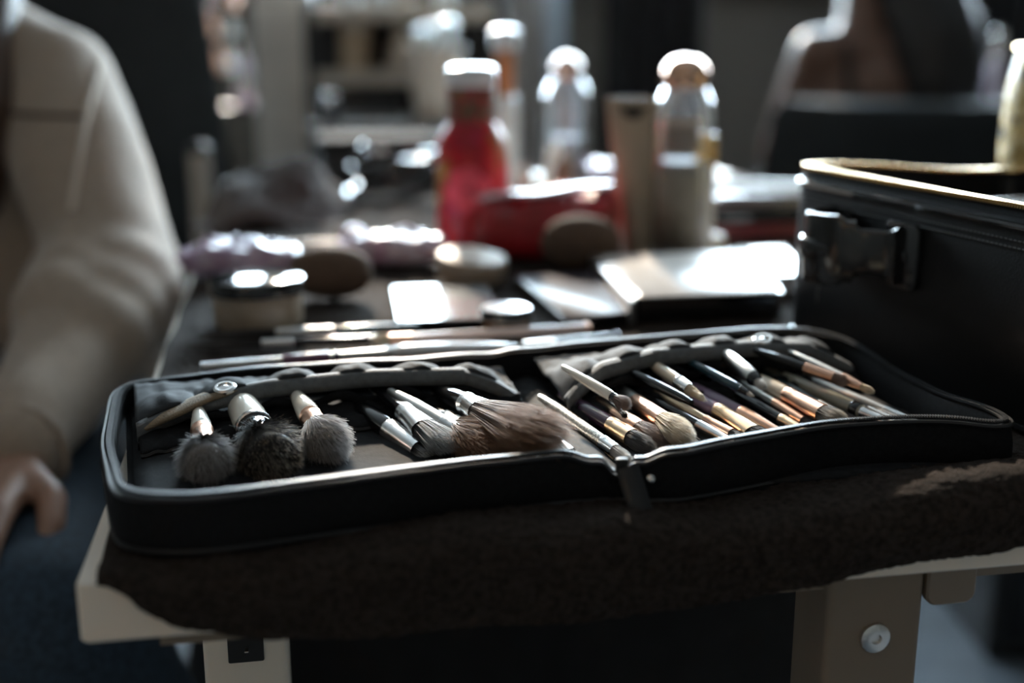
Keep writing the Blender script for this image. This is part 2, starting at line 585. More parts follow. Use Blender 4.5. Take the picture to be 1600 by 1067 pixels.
# ------------------------------------------------------------------ the towel on it
def towel():
    NA, a0, a1 = 380, 0.012, TW - .005
    rows = []
    bs = list(np.concatenate([np.linspace(TL - .14, .45, 60), np.linspace(.445, .012, 130)]))
    rr = 0.012
    def hang(a):
        base = np.interp(a, [0, .012, .02, .028, .04, .07, .125, .23, .29, .36, .43, .62], [-.002, -.001, .003, .012, .020, .028, .031, .033, .028, .020, .013, .008])
        return base + .0010 * fz(a * 30, 3.1)
    def lump(a, b):
        w = math.exp(-((b - .005) / .035) ** 2)
        z = .010 * w * max(0, fz(a * 9 + 2, b * 6, 1.7) + .15) + .016 * w * max(0, min(1, (a - .27) / .2))
        z += .0018 * fz(a * 28, b * 28, 4.0) + .0012 * fz(a * 60, b * 60, 9.0)
        if b > .75:
            z += .006 * max(0, fz(a * 7, b * 7, 2.0)) * min(1, (b - .75) * 5)
        return z
    def edge_in(b):
        return 0.010 + .004 * fz(b * 12, 8.8) - .006 * min(1, b * 3)
    for b in bs:
        row = []
        for i in range(NA):
            s = i / (NA - 1)
            a = edge_in(b) + s * (a1 - a0)
            n = .0016 * fz(a * 420, b * 420, .5) + .0008 * fz(a * 900, b * 900, 3.5)
            z = .0045 + lump(a, b) + n
            bb = b
            edge = min(1, s / .02)
            z = z * edge + .0015 * (1 - edge)
            row.append(TP(a, bb, z))
        rows.append(row)
    # over the edge and down
    NH = 70
    for j in range(1, NH + 1):
        q = j / NH
        row = []
        for i in range(NA):
            s = i / (NA - 1)
            a = edge_in(0) + s * (a1 - a0)
            z0 = .0045 + lump(a, .012)
            L = hang(a)
            dist = q * max(.004, L + z0 + .0068)
            # quarter turn of radius rr, then straight down
            arc = rr * math.pi / 2
            if dist < arc:
                th = dist / rr
                fwd, dz = rr * math.sin(th), -rr * (1 - math.cos(th))
            else:
                fwd, dz = rr, -rr - (dist - arc)
            n = .0016 * fz(a * 420, dist * 420, 7.5) + .004 * fz(a * 22, dist * 40, 5.5) * q
            fwd += n + .004 * math.sin(q * math.pi)
            row.append(TP(a, .012 - fwd - .004, z0 + dz))
        rows.append(row)
    mb = MB().grid(rows)
    ob = mb.build('towel', m_towel, angle=180, solid=.003)
    return tag(ob, 'dark brown terry towel spread over the white table', 'towel')
towel()

# ------------------------------------------------------------------ the zip case, lying open like a book
def XY(p):
    return V3((p.x, p.y, 0))
RIM = .034
FC, FR_, BR_, BC = XY(P(967, 737, .022)), XY(P(1612, 662, RIM)), XY(P(1268, 503, RIM)), XY(P(820, 540, RIM))
FL, BL = XY(P(178, 770, RIM)), V3((-0.232, 0.682, 0))
CZ0 = TOP + .0055

def half(h, u, v, z=0.0):
    """point inside a half: u left to right, v front to back, z above its floor"""
    A, B, C, E = ((FL, FC, BC, BL) if h == 0 else (FC, FR_, BR_, BC))
    p = A * ((1 - u) * (1 - v)) + B * (u * (1 - v)) + C * (u * v) + E * ((1 - u) * v)
    return V3((p.x, p.y, CZ0 + .006 + z))

def rounded_path(corners, n=10, step=.006):
    """closed polyline: corners [(point, radius, height)] -> [(p, height)]"""
    out = []
    m = len(corners)
    segs = []
    for i in range(m):
        p, r, h = corners[i]
        a, b = corners[i - 1][0], corners[(i + 1) % m][0]
        da, db = (a - p).normalized(), (b - p).normalized()
        ang = da.angle(db)
        t = min(max(.012, r / math.tan(ang / 2)), (a - p).length * .45, (b - p).length * .45)
        segs.append((p + da * t, p, p + db * t, h))
    for i in range(m):
        s, p, e, h = segs[i]
        for k in range(n + 1):
            q = k / n
            out.append((s * (1 - q) ** 2 + p * (2 * q * (1 - q)) + e * q * q, h))
        s2, h2 = segs[(i + 1) % m][0], segs[(i + 1) % m][3]
        L = (s2 - e).length
        for k in range(1, max(2, int(L / step))):
            q = k / max(2, int(L / step))
            qq = q * q * (3 - 2 * q)
            out.append((e.lerp(s2, q), h + (h2 - h) * qq))
    return out

case = thing('brush_case', 'black zip brush case lying open on the brown towel', 'case', V3((0.02, 0.62, CZ0)))
fl_mid = FL.lerp(BL, .5) + V3((-.006, 0, 0))
def RC(px, py, z, r):
    return (XY(P(px, py, z)), r, z)
corners = [(FC, .008, .022), RC(1000, 717, .029, .02), RC(1060, 703, .0335, .03), RC(1150, 685, .0345, .1), RC(1290, 660, .0345, .1), RC(1440, 649, .0345, .1), (FR_, .024, RIM - .001),
           (FR_.lerp(BR_, .45) + V3((.006, .0, 0)), .08, RIM - .007), (BR_, .045, RIM),
           (BR_.lerp(BC, .8), .05, RIM), (BC, .03, RIM - .001), RC(750, 551, .0305, .04), RC(605, 560, .0275, .1), RC(440, 569, .026, .1), (BL, .026, .0235),
           (fl_mid, .10, RIM - .011), (FL, .026, RIM), RC(300, 776, RIM, .1), RC(500, 750, RIM, .1), RC(700, 724, .034, .1), RC(865, 707, .0335, .04), RC(930, 716, .029, .02)]
path = rounded_path(corners, n=8, step=.005)
for _ in range(5):
    path = [(path[i - 1][0] * .25 + path[i][0] * .5 + path[(i + 1) % len(path)][0] * .25, path[i - 1][1] * .25 + path[i][1] * .5 + path[(i + 1) % len(path)][1] * .25) for i in range(len(path))]
npth = len(path)
nrm = []
for i in range(npth):
    t = (path[(i + 1) % npth][0] - path[i - 1][0]).normalized()
    nrm.append(V3((t.y, -t.x, 0)))
rows = []
prof = [(-.001, 0, 0), (.0005, .06, 0), (.0022, .3, .6), (.0022, .6, .8), (.0008, .88, .2), (.0, 1.0, 0), (-.0030, 1.0, 0), (-.0042, .9, 0), (-.0042, .45, .3), (-.0038, .04, 0)]
for off, hf, nz in prof:
    row = []
    for i, (p, h) in enumerate(path):
        w = .0022 * nz * fz(i * .12, hf * 2, 1.0)
        row.append(p + nrm[i] * (off + w) + EZ * (CZ0 + (h - .0078) * hf))
    rows.append(row)
rows.append(rows[0])
MB().grid(rows, closed=True).build('side_wall', m_blackfab, case, angle=60)
MB().tube([p + nrm[i] * .0008 + EZ * (CZ0 + h - .0078) for i, (p, h) in enumerate(path)], .0013, seg=6, closed=True).build('piping', m_pipe, case)
# seam line at the foot of the wall
MB().tube([p + nrm[i] * .0012 + EZ * (CZ0 + .0035) for i, (p, h) in enumerate(path)], .0012, seg=6, closed=True).build('base_piping', m_pipe, case)
# zip tape and teeth along the rim, inside the piping
tape = MB()
rr_ = []
for off, dz in ((-.0010, .0012), (-.0010, .0020), (-.0048, .0018), (-.0048, .0010)):
    rr_.append([p + nrm[i] * off + EZ * (CZ0 + h - .0078 + dz) for i, (p, h) in enumerate(path)])
rr_.append(rr_[0])
tape.grid(rr_, closed=True)
tape.build('zip_tape', m_tape, case)
teeth = MB()
acc, last = 0.0, None
pts3 = [(p + nrm[i] * -.0022 + EZ * (CZ0 + h - .0078 + .0022), nrm[i]) for i, (p, h) in enumerate(path)]
for i in range(npth):
    (p, n_), (q, _) = pts3[i], pts3[(i + 1) % npth]
    L = (q - p).length
    t = (q - p) / max(L, 1e-6)
    while acc < L:
        teeth.box(p + t * acc, (.0008, .0026, .0011), (t, n_, EZ))
        acc += .00135
    acc -= L
teeth.build('zip_teeth', m_teeth, case, smooth=False, kind='stuff')

# floor pads and the hinge strip
for h in (0, 1):
    mb = MB()
    N = 24
    u0, u1 = (.035, .955) if h == 0 else (.05, .965)
    def zz(u, v):
        return -.003 + .0012 * fz(u * 5, v * 5, 3 + h) + .0025 * min(1, min(v - .03, .97 - v, u - u0 + .01, u1 - u + .01) * 12)
    mb.grid([[half(h, u0 + (u1 - u0) * i / N, .03 + .94 * j / N, zz(u0 + (u1 - u0) * i / N, .03 + .94 * j / N)) for i in range(N + 1)] for j in range(N + 1)])
    mb.build('floor_pad', mat('charcoal_lining', (0.018, 0.019, 0.021), 0.85, var=.2, vscale=200, bump=.25, bscale=900, bdist=.0006, spec=.15), case, solid=.003)
outer = MB()
outer.grid([[V3((*(half(0, 0.02 + .98 * i / 20, .02 + .96 * j / 20).xy), CZ0 + .0012)) for i in range(21)] for j in range(21)])
outer.build('back_cover', m_blackfab, case, solid=.002)
outer = MB()
outer.grid([[V3((*(half(1, .98 * i / 20, .02 + .96 * j / 20).xy), CZ0 + .0012)) for i in range(21)] for j in range(21)])
outer.build('back_cover', m_blackfab, case, solid=.002)
hin = MB()
hin.grid([[half(0, .955, .03 + .94 * j / 30, -.001).lerp(half(1, .05, .03 + .94 * j / 30, -.001), i / 8) + EZ * (.004 * math.sin(math.pi * i / 8)) for i in range(9)] for j in range(31)])
hin.build('hinge_strip', m_greyfab, case, solid=.002)

# pockets: an arched row of elastic loops at the back of each half, a flatter row in front of it
def pocket_row(h, us, v0, v1, zb, nb, bump, back_z, phase, ribbon, name):
    """us=(u0,u1); v0(u) front lip, v1 back; zb(u) lip height; nb bulges"""
    NU, NV = 120, 18
    def bulge(u):
        q = (u - us[0]) / (us[1] - us[0])
        return abs(math.sin(math.pi * (nb * q + phase))) ** .8
    def pt(u, s):
        z = zb(u) * (1 - s) + back_z * s + bump * bulge(u) * math.sin(math.pi * min(1, s * 1.25 + .18)) ** 1.0 * (1 - s * .4)
        z += .0015 * fz(u * 40, s * 5, h + 2.2)
        v = v0(u) + (v1 - v0(u)) * s
        return half(h, u, v, z)
    rows = [[pt(us[0] + (us[1] - us[0]) * i / NU, j / NV) for i in range(NU + 1)] for j in range(NV + 1)]
    ob = MB().grid(rows).build(name, m_greyfab if ribbon else m_blackfab, case, solid=.0012)
    # stitched lip
    lip = [pt(us[0] + (us[1] - us[0]) * i / NU, 0) + EZ * (-.0008) for i in range(NU + 1)]
    if ribbon:
        rr = []
        for dv, dz in ((-.0038, -.0055), (-.0036, -.002), (-.0020, .0012), (.0008, .0024), (.0030, .0020)):
            rr.append([half(h, us[0] + (us[1] - us[0]) * i / NU, v0(us[0] + (us[1] - us[0]) * i / NU) + dv * 6, zb(us[0] + (us[1] - us[0]) * i / NU) + .002 + dz) for i in range(NU + 1)])
        MB().grid(rr).build('elastic_band', m_ribbon, case, solid=.0008)
        # loose wavy lip under the band
        w = []
        for dz in (-.003, -.008):
            w.append([half(h, u, v0(u) - .030 - .012 * math.sin(math.pi * 2 * nb * (u - us[0]) / (us[1] - us[0])), zb(u) + dz - .003 + .0028 * math.sin(math.pi * 2 * nb * (u - us[0]) / (us[1] - us[0]) + .7)) for u in [us[0] + (us[1] - us[0]) * i / NU for i in range(NU + 1)]])
        MB().grid(w).build('pocket_lip', m_blackfab, case, solid=.0012)
    else:
        MB().tube(lip, .0013, seg=6).build('pocket_lip', m_pipe, case)
    return ob

def lerp_u(xs, ys):
    return lambda u: float(np.interp(u, xs, ys))

pocket_row(0, (.045, .93), lerp_u([0, .1, .3, .55, .8, 1], [.58, .64, .70, .735, .73, .68]), .955, lerp_u([0, .06, .2, .35, .6, .8, .88, .95], [.002, .008, .0165, .0205, .0215, .020, .013, .002]), 6, .009, .012, .1, True, 'back_pocket')
pocket_row(0, (.05, .93), lerp_u([0, .5, 1], [.50, .58, .60]), .70, lerp_u([0, .05, .3, .6, .9, 1], [.000, .001, .002, .002, .002, .001]), 6, .003, .010, .0, False, 'front_pocket')
pocket_row(1, (.02, .93), lerp_u([0, .1, .3, .6, .8, 1], [.56, .62, .665, .69, .68, .64]), .955, lerp_u([0, .05, .14, .3, .6, .8, .9, 1], [.004, .014, .024, .0275, .027, .024, .014, .002]), 6, .009, .016, .1, True, 'back_pocket')
pocket_row(1, (.03, .93), lerp_u([0, .1, .5, 1], [.42, .49, .56, .58]), .64, lerp_u([0, .05, .3, .6, .9, 1], [.000, .002, .004, .004, .003, .001]), 6, .004, .012, .05, False, 'front_pocket')

# suede snap tabs
def snap_tab(pts, w, snap_at, label):
    pp = catmull([P(*q) for q in pts], 8)
    mb = MB()
    n = len(pp)
    rr = []
    side = (pp[-1] - pp[0]).cross(EZ).normalized()
    ww = [w * (.75 + .25 * math.sin(math.pi * min(1, i / n * 1.1))) * (1 if i < n - 5 else max(.25, math.sqrt(max(0.02, 1 - ((i - n + 5) / 5.0) ** 2)))) for i in range(n)]
    for i, p in enumerate(pp):
        rr.append([p + side * (ww[i] * s) + EZ * (.0012 * (1 - abs(s))) for s in (-1, -.6, -.2, .2, .6, 1)])
    tb = mb.grid(rr).build('snap_tab', m_suede, case, solid=.0018)
    tb['label'] = label
    c = P(*snap_at) + EZ * .0014
    MB().lathe(c, V3((-.05, -.25, 1)), [(0, .0062), (.0012, .0062), (.0022, .0052), (.0022, .0040), (.0012, .0034), (.0018, .002), (.0022, 0)], seg=24).build('snap_stud', m_chrome, tb)
snap_tab([(222, 668, .020), (270, 645, .026), (325, 620, .031), (378, 606, .033)], .0070, (352, 612, .0325), 'tan suede tab with a round metal snap')
snap_tab([(1285, 556, .026), (1250, 548, .034), (1210, 540, .038), (1172, 533, .040)], .0062, (1192, 536, .0405), 'tan suede tab with a round metal snap')

# zip slider and pull tab at the front of the hinge
s0 = FC + V3((.001, -.0035, CZ0 + .0235))
sl = MB().slab(s0 - EZ * .003, (.006, .004, .008), (E1, E2, EZ), rad=.002, bev=.001).build('zip_slider', m_dark, case)
pt_ = catmull([s0 + V3((.002, -.004, -.002)), s0 + V3((.005, -.009, -.011)), s0 + V3((.0085, -.0135, -.0215))], 6)
MB().tube(pt_, 1.0, seg=10, up=E2, flat=(.0055, .0014)).build('pull_tab', m_pipe, sl)
MB().lathe(s0 + V3((.013, -.003, -.008)), V3((0, -1, .2)), [(0, .0022), (.0012, .002), (.0018, .001), (.002, 0)], seg=12).build('end_stop', m_chrome, case)

# ------------------------------------------------------------------ the brushes
def hair_head(parent, a, d, L, r0, r1, m, n, w, dome=.35, sq=1.0, up=None, jit=.06, core_scale=.72, name='bristles', pw=.5, tilt=None):
    a, d = V3(a), V3(d).normalized()
    up = V3(up) if up is not None else EZ
    x = d.cross(up).normalized()
    y = x.cross(d).normalized()
    rho = np.sqrt(rng.random(n)) * (1 + rng.normal(0, jit * .5, n))
    phi = rng.random(n) * 2 * np.pi
    cx, cy = rho * np.cos(phi), rho * np.sin(phi) * sq
    A, Dn, X, Y = (np.array(k) for k in (a, d, x, y))
    base = A - Dn * (r0 * .6) + np.outer(cx * r0 * .9, X) + np.outer(cy * r0 * .9, Y)
    hh = L * (1 - dome * rho ** 2) * (1 + rng.normal(0, jit, n))
    tip = A + np.outer(hh, Dn) + np.outer(cx * r1, X) + np.outer(cy * r1, Y)
    tip += rng.normal(0, jit * r1 * .35, (n, 3))
    if tilt is not None:
        tip += np.outer(hh / L, np.array(tilt))
    bend = (np.outer(cx, X) + np.outer(cy, Y)) * (-(r1 - r0) * .22)[:, None] if False else None
    # a fuller profile: hairs leave the ferrule outward, then run forward
    mid = base * .45 + tip * .55
    cm = MB()
    prof, ca = [], []
    K = 12
    for i in range(K + 1):
        s = i / K
        rad = (r0 * .95 + (r1 - r0) * min(1, (s / .75)) ** .7) * core_scale
        hgt = s * L * (1 - dome * .2) * .93
        if s > .7:
            q = (s - .7) / .3
            rad *= math.sqrt(max(0.0004, 1 - q * q))
            hgt = L * (.7 + .3 * q * .7) * .9
        prof.append((hgt, rad))
    cm.lathe(a, d, prof, seg=18, up=up, sq=(1, sq))
    ca = np.repeat(np.array([p[0] / L for p in prof]) * .9, 18)
    cv = cm.v
    if tilt is not None:
        tv = V3(tilt)
        cv = [tuple(V3(q) + tv * (ca[i])) for i, q in enumerate(cv)]
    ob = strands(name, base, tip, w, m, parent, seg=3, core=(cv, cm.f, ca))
    return ob

BRUSH_GROUP = 'make-up brushes in the open zip case'
def brush(label, a, b, f, w, mh, mf, hair, ext=.07, sq=1.0, fsq=None, dome=.35, n=420, hw=.00018, head=None, jit=.06, group=BRUSH_GROUP, name='makeup_brush', taper=.55, ring=None, nofer=False, tilt=None, base_z=True):
    """a: where the handle comes into view, b: tip (px, py, height); f=(handle end, ferrule end) fractions; w=(handle, ferrule start, ferrule end, head) widths in px"""
    a = (a[0], a[1], min(a[2], b[2] + (.001 if ext < .01 else .0055)))
    ext = min(ext, .026)
    A, B = P(*a), P(*b)
    d = (B - A)
    L = d.length
    d.normalize()
    dep = (A.lerp(B, .6) - CAMP).dot(ray(800, 533.5))
    k = .5 * dep / F_PX
    rh, rf0, rf1, rt = [x * k for x in w]
    o = thing(name, label, 'brush', A.lerp(B, .5) - EZ * .004, group)
    x0, x1 = L * f[0], L * f[1]
    pr = [(-ext, rh * taper * .6), (-ext + .002, rh * taper), (-ext * .5, rh * (taper + 1) / 2), (0, rh), (x0 * .6, rh * 1.04), (x0 - .001, max(rh * .98, rf0 * .92)), (x0 + .001, rf0 * .9)]
    hd = MB().lathe(A, d, pr, seg=18).build('handle', mh, o)
    if ring:
        MB().lathe(A + d * (x0 * .86), d, [(0, rh * 1.03), (.0006, rh * 1.1), (x0 * .10, rh * 1.1), (x0 * .1 + .0006, rh * 1.03)], seg=18).build('ring', ring, hd)
    fl = x1 - x0
    fs = fsq or sq
    prf = [(0, rf0 * 1.0), (fl * .06, rf0 * 1.06), (fl * .10, rf0 * 1.0), (fl * .14, rf0 * 1.05), (fl * .18, rf0), (fl * .30, rf0 * 1.01), (fl * .65, (rf0 + rf1) / 2 * 1.02), (fl, rf1)]
    if not nofer:
        ringsq = []
        up = EZ
        xx = d.cross(up).normalized()
        yy = xx.cross(d).normalized()
        for h_, r_ in prf + [(fl - .0004, rf1 * .9)]:
            q = h_ / fl if fl > 0 else 0
            s_ = 1 + (fs - 1) * min(1, max(0, (q - .2) / .8))
            ringsq.append([A + d * (x0 + h_) + xx * (r_ * (1 + (1 - s_) * .3) * math.cos(2 * math.pi * i / 18)) + yy * (r_ * s_ * math.sin(2 * math.pi * i / 18)) for i in range(18)])
        MB().rings(ringsq).build('ferrule', mf, o)
    if hair:
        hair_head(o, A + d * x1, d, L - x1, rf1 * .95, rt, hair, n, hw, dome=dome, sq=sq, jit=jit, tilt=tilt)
    return o

h_grey = mat_hair('grey_bristle_lit_tips', (.07, .062, .06), (.22, .20, .19), (.55, .51, .49), .7)  # grey hair, tips paled further to paint in its lit edges
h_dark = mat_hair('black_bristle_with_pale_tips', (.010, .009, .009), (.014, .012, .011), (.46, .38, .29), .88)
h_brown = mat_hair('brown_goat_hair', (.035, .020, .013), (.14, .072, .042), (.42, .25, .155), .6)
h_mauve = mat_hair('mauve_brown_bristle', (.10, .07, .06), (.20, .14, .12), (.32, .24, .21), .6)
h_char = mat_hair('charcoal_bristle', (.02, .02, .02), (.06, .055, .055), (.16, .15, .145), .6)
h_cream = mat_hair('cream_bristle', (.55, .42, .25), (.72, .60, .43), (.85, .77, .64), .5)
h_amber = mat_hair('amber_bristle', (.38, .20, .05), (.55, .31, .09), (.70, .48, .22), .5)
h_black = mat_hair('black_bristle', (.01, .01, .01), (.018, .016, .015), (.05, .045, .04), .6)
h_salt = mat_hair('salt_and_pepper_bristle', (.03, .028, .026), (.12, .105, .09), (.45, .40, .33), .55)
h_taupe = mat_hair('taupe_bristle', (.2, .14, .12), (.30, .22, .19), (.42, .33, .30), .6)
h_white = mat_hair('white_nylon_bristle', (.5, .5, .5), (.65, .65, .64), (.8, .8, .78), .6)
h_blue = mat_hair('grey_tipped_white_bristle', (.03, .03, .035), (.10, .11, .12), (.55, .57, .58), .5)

# left half
brush('fluffy grey powder brush with a short copper ferrule, leftmost in the case', (314, 665, .024), (326, 742, .018), (.10, .50), (34, 36, 40, 100), m_ivory, m_rose, h_grey, .06, dome=.55, n=3000, hw=.00022, jit=.09)
brush('thick ivory-handled brush with black bristles edged in pale hair', (382, 640, .024), (434, 735, .018), (.35, .55), (56, 56, 58, 122), m_ivory, m_gloss, h_dark, .05, dome=.6, n=3400, hw=.00022, ring=m_chrome, jit=.09)
brush('fluffy grey round brush with copper ferrule between ivory brush and black handle', (478, 640, .026), (524, 708, .020), (.15, .42), (36, 36, 38, 86), m_ivory, m_rose, h_grey, .06, dome=.4, n=2800, hw=.00022, jit=.09)
brush('black-handled brush with a tapered chrome ferrule, fourth from the left', (566, 642, .022), (672, 716, .012), (.42, .86), (36, 36, 34, 26), m_gloss, m_chrome, h_blue, .06, n=300)
brush('gold-tipped dark handle with wide chrome ferrule and black and white bristles', (606, 624, .024), (704, 700, .020), (.28, .62), (20, 34, 44, 58), m_lacq, m_chrome, h_blue, .06, n=1200, dome=.3, ring=m_gold, sq=.7)
brush('silver-handled slim brush leaning beside the black and white bristles', (648, 634, .030), (742, 690, .020), (.5, .9), (24, 26, 26, 24), m_nickel, m_chrome, h_char, .05, n=300)
brush('large brown goat-hair fan brush with black and silver neck', (708, 622, .026), (850, 682, .036), (.16, .36), (36, 38, 50, 104), m_gloss, m_chrome, h_brown, .06, n=4200, hw=.00024, dome=.10, jit=.10, sq=.72)
brush('brown goat-hair dome brush lying low at the front rim', (684, 650, .018), (800, 708, .022), (.12, .34), (30, 34, 44, 128), m_lacq, m_chrome, h_brown, .05, n=3600, hw=.00024, dome=.5, sq=.62, jit=.09)
brush('slim silver spatula-ended brush half hidden under the brown fan brush', (846, 668, .014), (898, 712, .012), (.5, .92), (16, 18, 18, 14), m_nickel, m_chrome, h_white, .06, n=160)
# right half, front row
brush('speckled silver brush beside the case hinge with pale tapered bristles', (874, 642, .018), (990, 724, .014), (.62, .78), (20, 22, 22, 22), mat('speckled_silver', (0.62, 0.56, 0.48), .3, metal=.7, var=.5, vscale=700), m_chrome, h_white, .06, n=260, dome=.6)
brush('slim brush with pale tip lying low next to the speckled silver brush', (905, 676, .010), (962, 724, .010), (.5, .7), (14, 15, 15, 16), m_nickel, m_chrome, h_cream, .06, n=200, dome=.6)
brush('plum-handled brush with pale gold ferrule and charcoal angled bristles', (912, 638, .019), (1026, 708, .015), (.40, .68), (27, 28, 30, 34), m_plum, m_gold, h_char, .07, n=900, dome=.5)
brush('rose gold brush with mauve-brown domed bristles', (940, 630, .020), (1040, 700, .015), (.24, .62), (14, 26, 32, 44), m_gold, m_rose, h_mauve, .07, n=1200, dome=.45)
brush('copper-ferruled brush with round cream bristles', (972, 613, .022), (1082, 688, .024), (.22, .62), (25, 27, 30, 46), m_nickel, m_rose, h_cream, .07, n=1400, dome=.5)
brush('amber-bristled brush peeping out under the round cream bristles', (984, 640, .012), (1072, 700, .015), (.3, .66), (18, 22, 26, 36), m_plum, m_rose, h_amber, .07, n=900, dome=.5)
brush('short white-handled brush with a small dark brown tuft', (924, 600, .036), (984, 636, .031), (.55, .66), (17, 15, 14, 26), m_ivory, m_gloss, h_mauve, .06, n=500, dome=.4)
brush('thin black lash brush under the white-handled brush', (944, 618, .028), (980, 652, .024), (.7, .8), (7, 7, 7, 11), m_lacq, m_lacq, h_black, .06, n=220, dome=.5)
brush('thin black handle with silver print, tip resting on other brushes', (999, 588, .035), (1084, 631, .027), (.72, .96), (15, 14, 9, 6), m_lacq, m_lacq, h_black, .07, n=100, dome=.6)
brush('cream-handled brush with silver neck and pointed cream bristles', (1036, 580, .035), (1104, 627, .028), (.36, .62), (20, 22, 20, 17), m_cream, m_chrome, h_cream, .06, n=420, dome=.95)
brush('slim black brush with long silver ferrule, beside the cream bristles', (1022, 626, .020), (1146, 694, .014), (.58, .93), (15, 17, 15, 13), m_lacq, m_chrome, h_white, .08, n=160)
brush('slim gold and dark brush with grey tuft between two silver ferrules', (1048, 627, .021), (1160, 687, .014), (.5, .86), (15, 16, 18, 19), m_gold, m_rose, h_char, .08, n=260)
brush('flat gold-ferruled foundation brush with black bristles', (1078, 618, .024), (1190, 680, .016), (.40, .90), (24, 26, 34, 34), m_lilac, m_gold, h_black, .08, n=600, dome=.1, sq=.55)
brush('lilac-handled brush tapering to a pale rose ferrule', (1094, 613, .024), (1232, 684, .014), (.48, .88), (24, 24, 16, 12), m_lilac, m_rose, h_white, .08, n=200, dome=.7)
brush('thin dark teal liner brush in the upper row', (1096, 575, .036), (1178, 619, .028), (.76, .90), (14, 12, 8, 7), m_teal, m_lacq, h_white, .07, n=120, dome=.7)
brush('short silver and black brush with pale bristles in the upper row', (1148, 566, .036), (1195, 606, .030), (.62, .78), (25, 24, 16, 16), m_nickel, m_gloss, h_white, .06, n=360, dome=.3)
brush('long black-handled brush with narrow gold ferrule at the front rim', (1132, 606, .022), (1262, 678, .014), (.70, .96), (18, 18, 15, 12), m_lacq, m_gold, h_white, .08, n=160)
brush('silver-handled brush with a slim rose gold ferrule next to the flat-top brush', (1180, 612, .022), (1266, 664, .016), (.36, .88), (14, 16, 15, 12), m_nickel, m_rose, h_char, .08, n=160)
brush('flat-top brush with cream handle, rose gold ferrule and salt-and-pepper bristles', (1196, 600, .024), (1318, 664, .021), (.30, .76), (27, 28, 32, 37), m_cream, m_rose, h_salt, .08, n=1500, dome=.25)
brush('slim teal brush with grey tuft behind the flat-top brush', (1230, 602, .022), (1336, 662, .015), (.5, .82), (12, 14, 18, 22), m_teal, m_chrome, h_char, .08, n=360)
brush('smoky translucent-handled brush with black collar and silver tip', (1242, 597, .024), (1398, 666, .015), (.70, .92), (23, 20, 16, 12), m_olive, m_chrome, h_white, .07, n=160, ring=m_gloss)
brush('dark slim brush between the smoky handle and the rightmost brush', (1276, 604, .021), (1412, 664, .014), (.62, .92), (12, 13, 13, 10), m_lacq, m_chrome, h_white, .07, n=140)
brush('rightmost silver brush in the case reaching the front rim', (1300, 606, .022), (1436, 663, .014), (.62, .90), (14, 15, 15, 12), m_nickel, m_chrome, h_white, .06, n=140)
brush('dark brush with rose gold ferrule and taupe dome in the upper row', (1230, 565, .036), (1325, 598, .030), (.30, .78), (16, 18, 19, 20), m_gloss, m_rose, h_taupe, .06, n=500)
brush('small brush with tapered rose ferrule and cream bullet tip in the upper row', (1278, 571, .035), (1365, 613, .028), (.46, .80), (14, 16, 11, 13), m_nickel, m_rose, h_cream, .06, n=420, dome=.4)

# ------------------------------------------------------------------ the black train case
VR = .127
K0 = P(1236, 262, VR)
K1 = P(1600, 330, VR)
G1 = (K1 - K0)
G1.z = 0
G1.normalize()
G2 = V3((-G1.y, G1.x, 0))          # away from the brush case, to the right and back
if G2.x < 0:
    G2 = -G2
VL, VD = .31, .20
VB = V3((K0.x, K0.y, TOP + .006))
def VP(a, b, z):
    return VB + G1 * a + G2 * b + EZ * (z - .006)
train = thing('train_case', 'black leather train case standing open with a brass zip', 'case', VP(VL / 2, VD / 2, .006))
vc = [(VP(0, 0, 0), .022, 0.0), (VP(VL, 0, 0), .03, 0.0), (VP(VL, VD, 0), .03, -.002), (VP(0, VD, 0), .03, -.0095)]
vpath = rounded_path([(XY(p), r, h) for p, r, h in vc], n=10, step=.01)
nv = len(vpath)
vn = []
for i in range(nv):
    t = (vpath[(i + 1) % nv][0] - vpath[i - 1][0]).normalized()
    n_ = V3((t.y, -t.x, 0))
    vn.append(n_)
ctr = XY(VP(VL / 2, VD / 2, 0))
if (vpath[3][0] - ctr).dot(vn[3]) < 0:
    vn = [-n_ for n_ in vn]
def vring(off, z, hf=1.0):
    return [p + vn[i] * off + EZ * (TOP + z + h * hf) for i, (p, h) in enumerate(vpath)]
H = VR
rows = [vring(-.012, .006, 0), vring(-.003, .007, 0), vring(0, .012, 0), vring(.0005, .06, .4), vring(0, H - .012), vring(-.0005, H - .0045), vring(-.004, H - .004), vring(-.005, H - .02), vring(-.005, .012, 0), vring(-.03, .0115, 0)]
mb = MB().grid(rows, closed=True)
n0 = len(mb.v) - nv
mb.f.append(tuple(n0 + i for i in range(nv)))
mb.f.append(tuple(range(nv)))
mb.build('body', m_leather, train, angle=50)
MB().tube(vring(.0012, H - .0085), .0021, seg=8, closed=True).build('piping', m_patent, train)
MB().tube(vring(.0012, .009, 0), .002, seg=8, closed=True).build('base_piping', m_patent, train)
st = MB()
for zz_ in (H - .0165, H - .0205):
    r_ = vring(.0008, zz_)
    acc = 0
    for i in range(nv):
        p, q = r_[i], r_[(i + 1) % nv]
        L = (q - p).length
        t = (q - p) / max(L, 1e-6)
        while acc < L:
            st.box(p + t * acc, (.0022, .0006, .0007), (t, vn[i], EZ))
            acc += .0036
        acc -= L
st.build('stitching', mat('grey_thread', (.09, .09, .09), .6), train, smooth=False, kind='stuff')
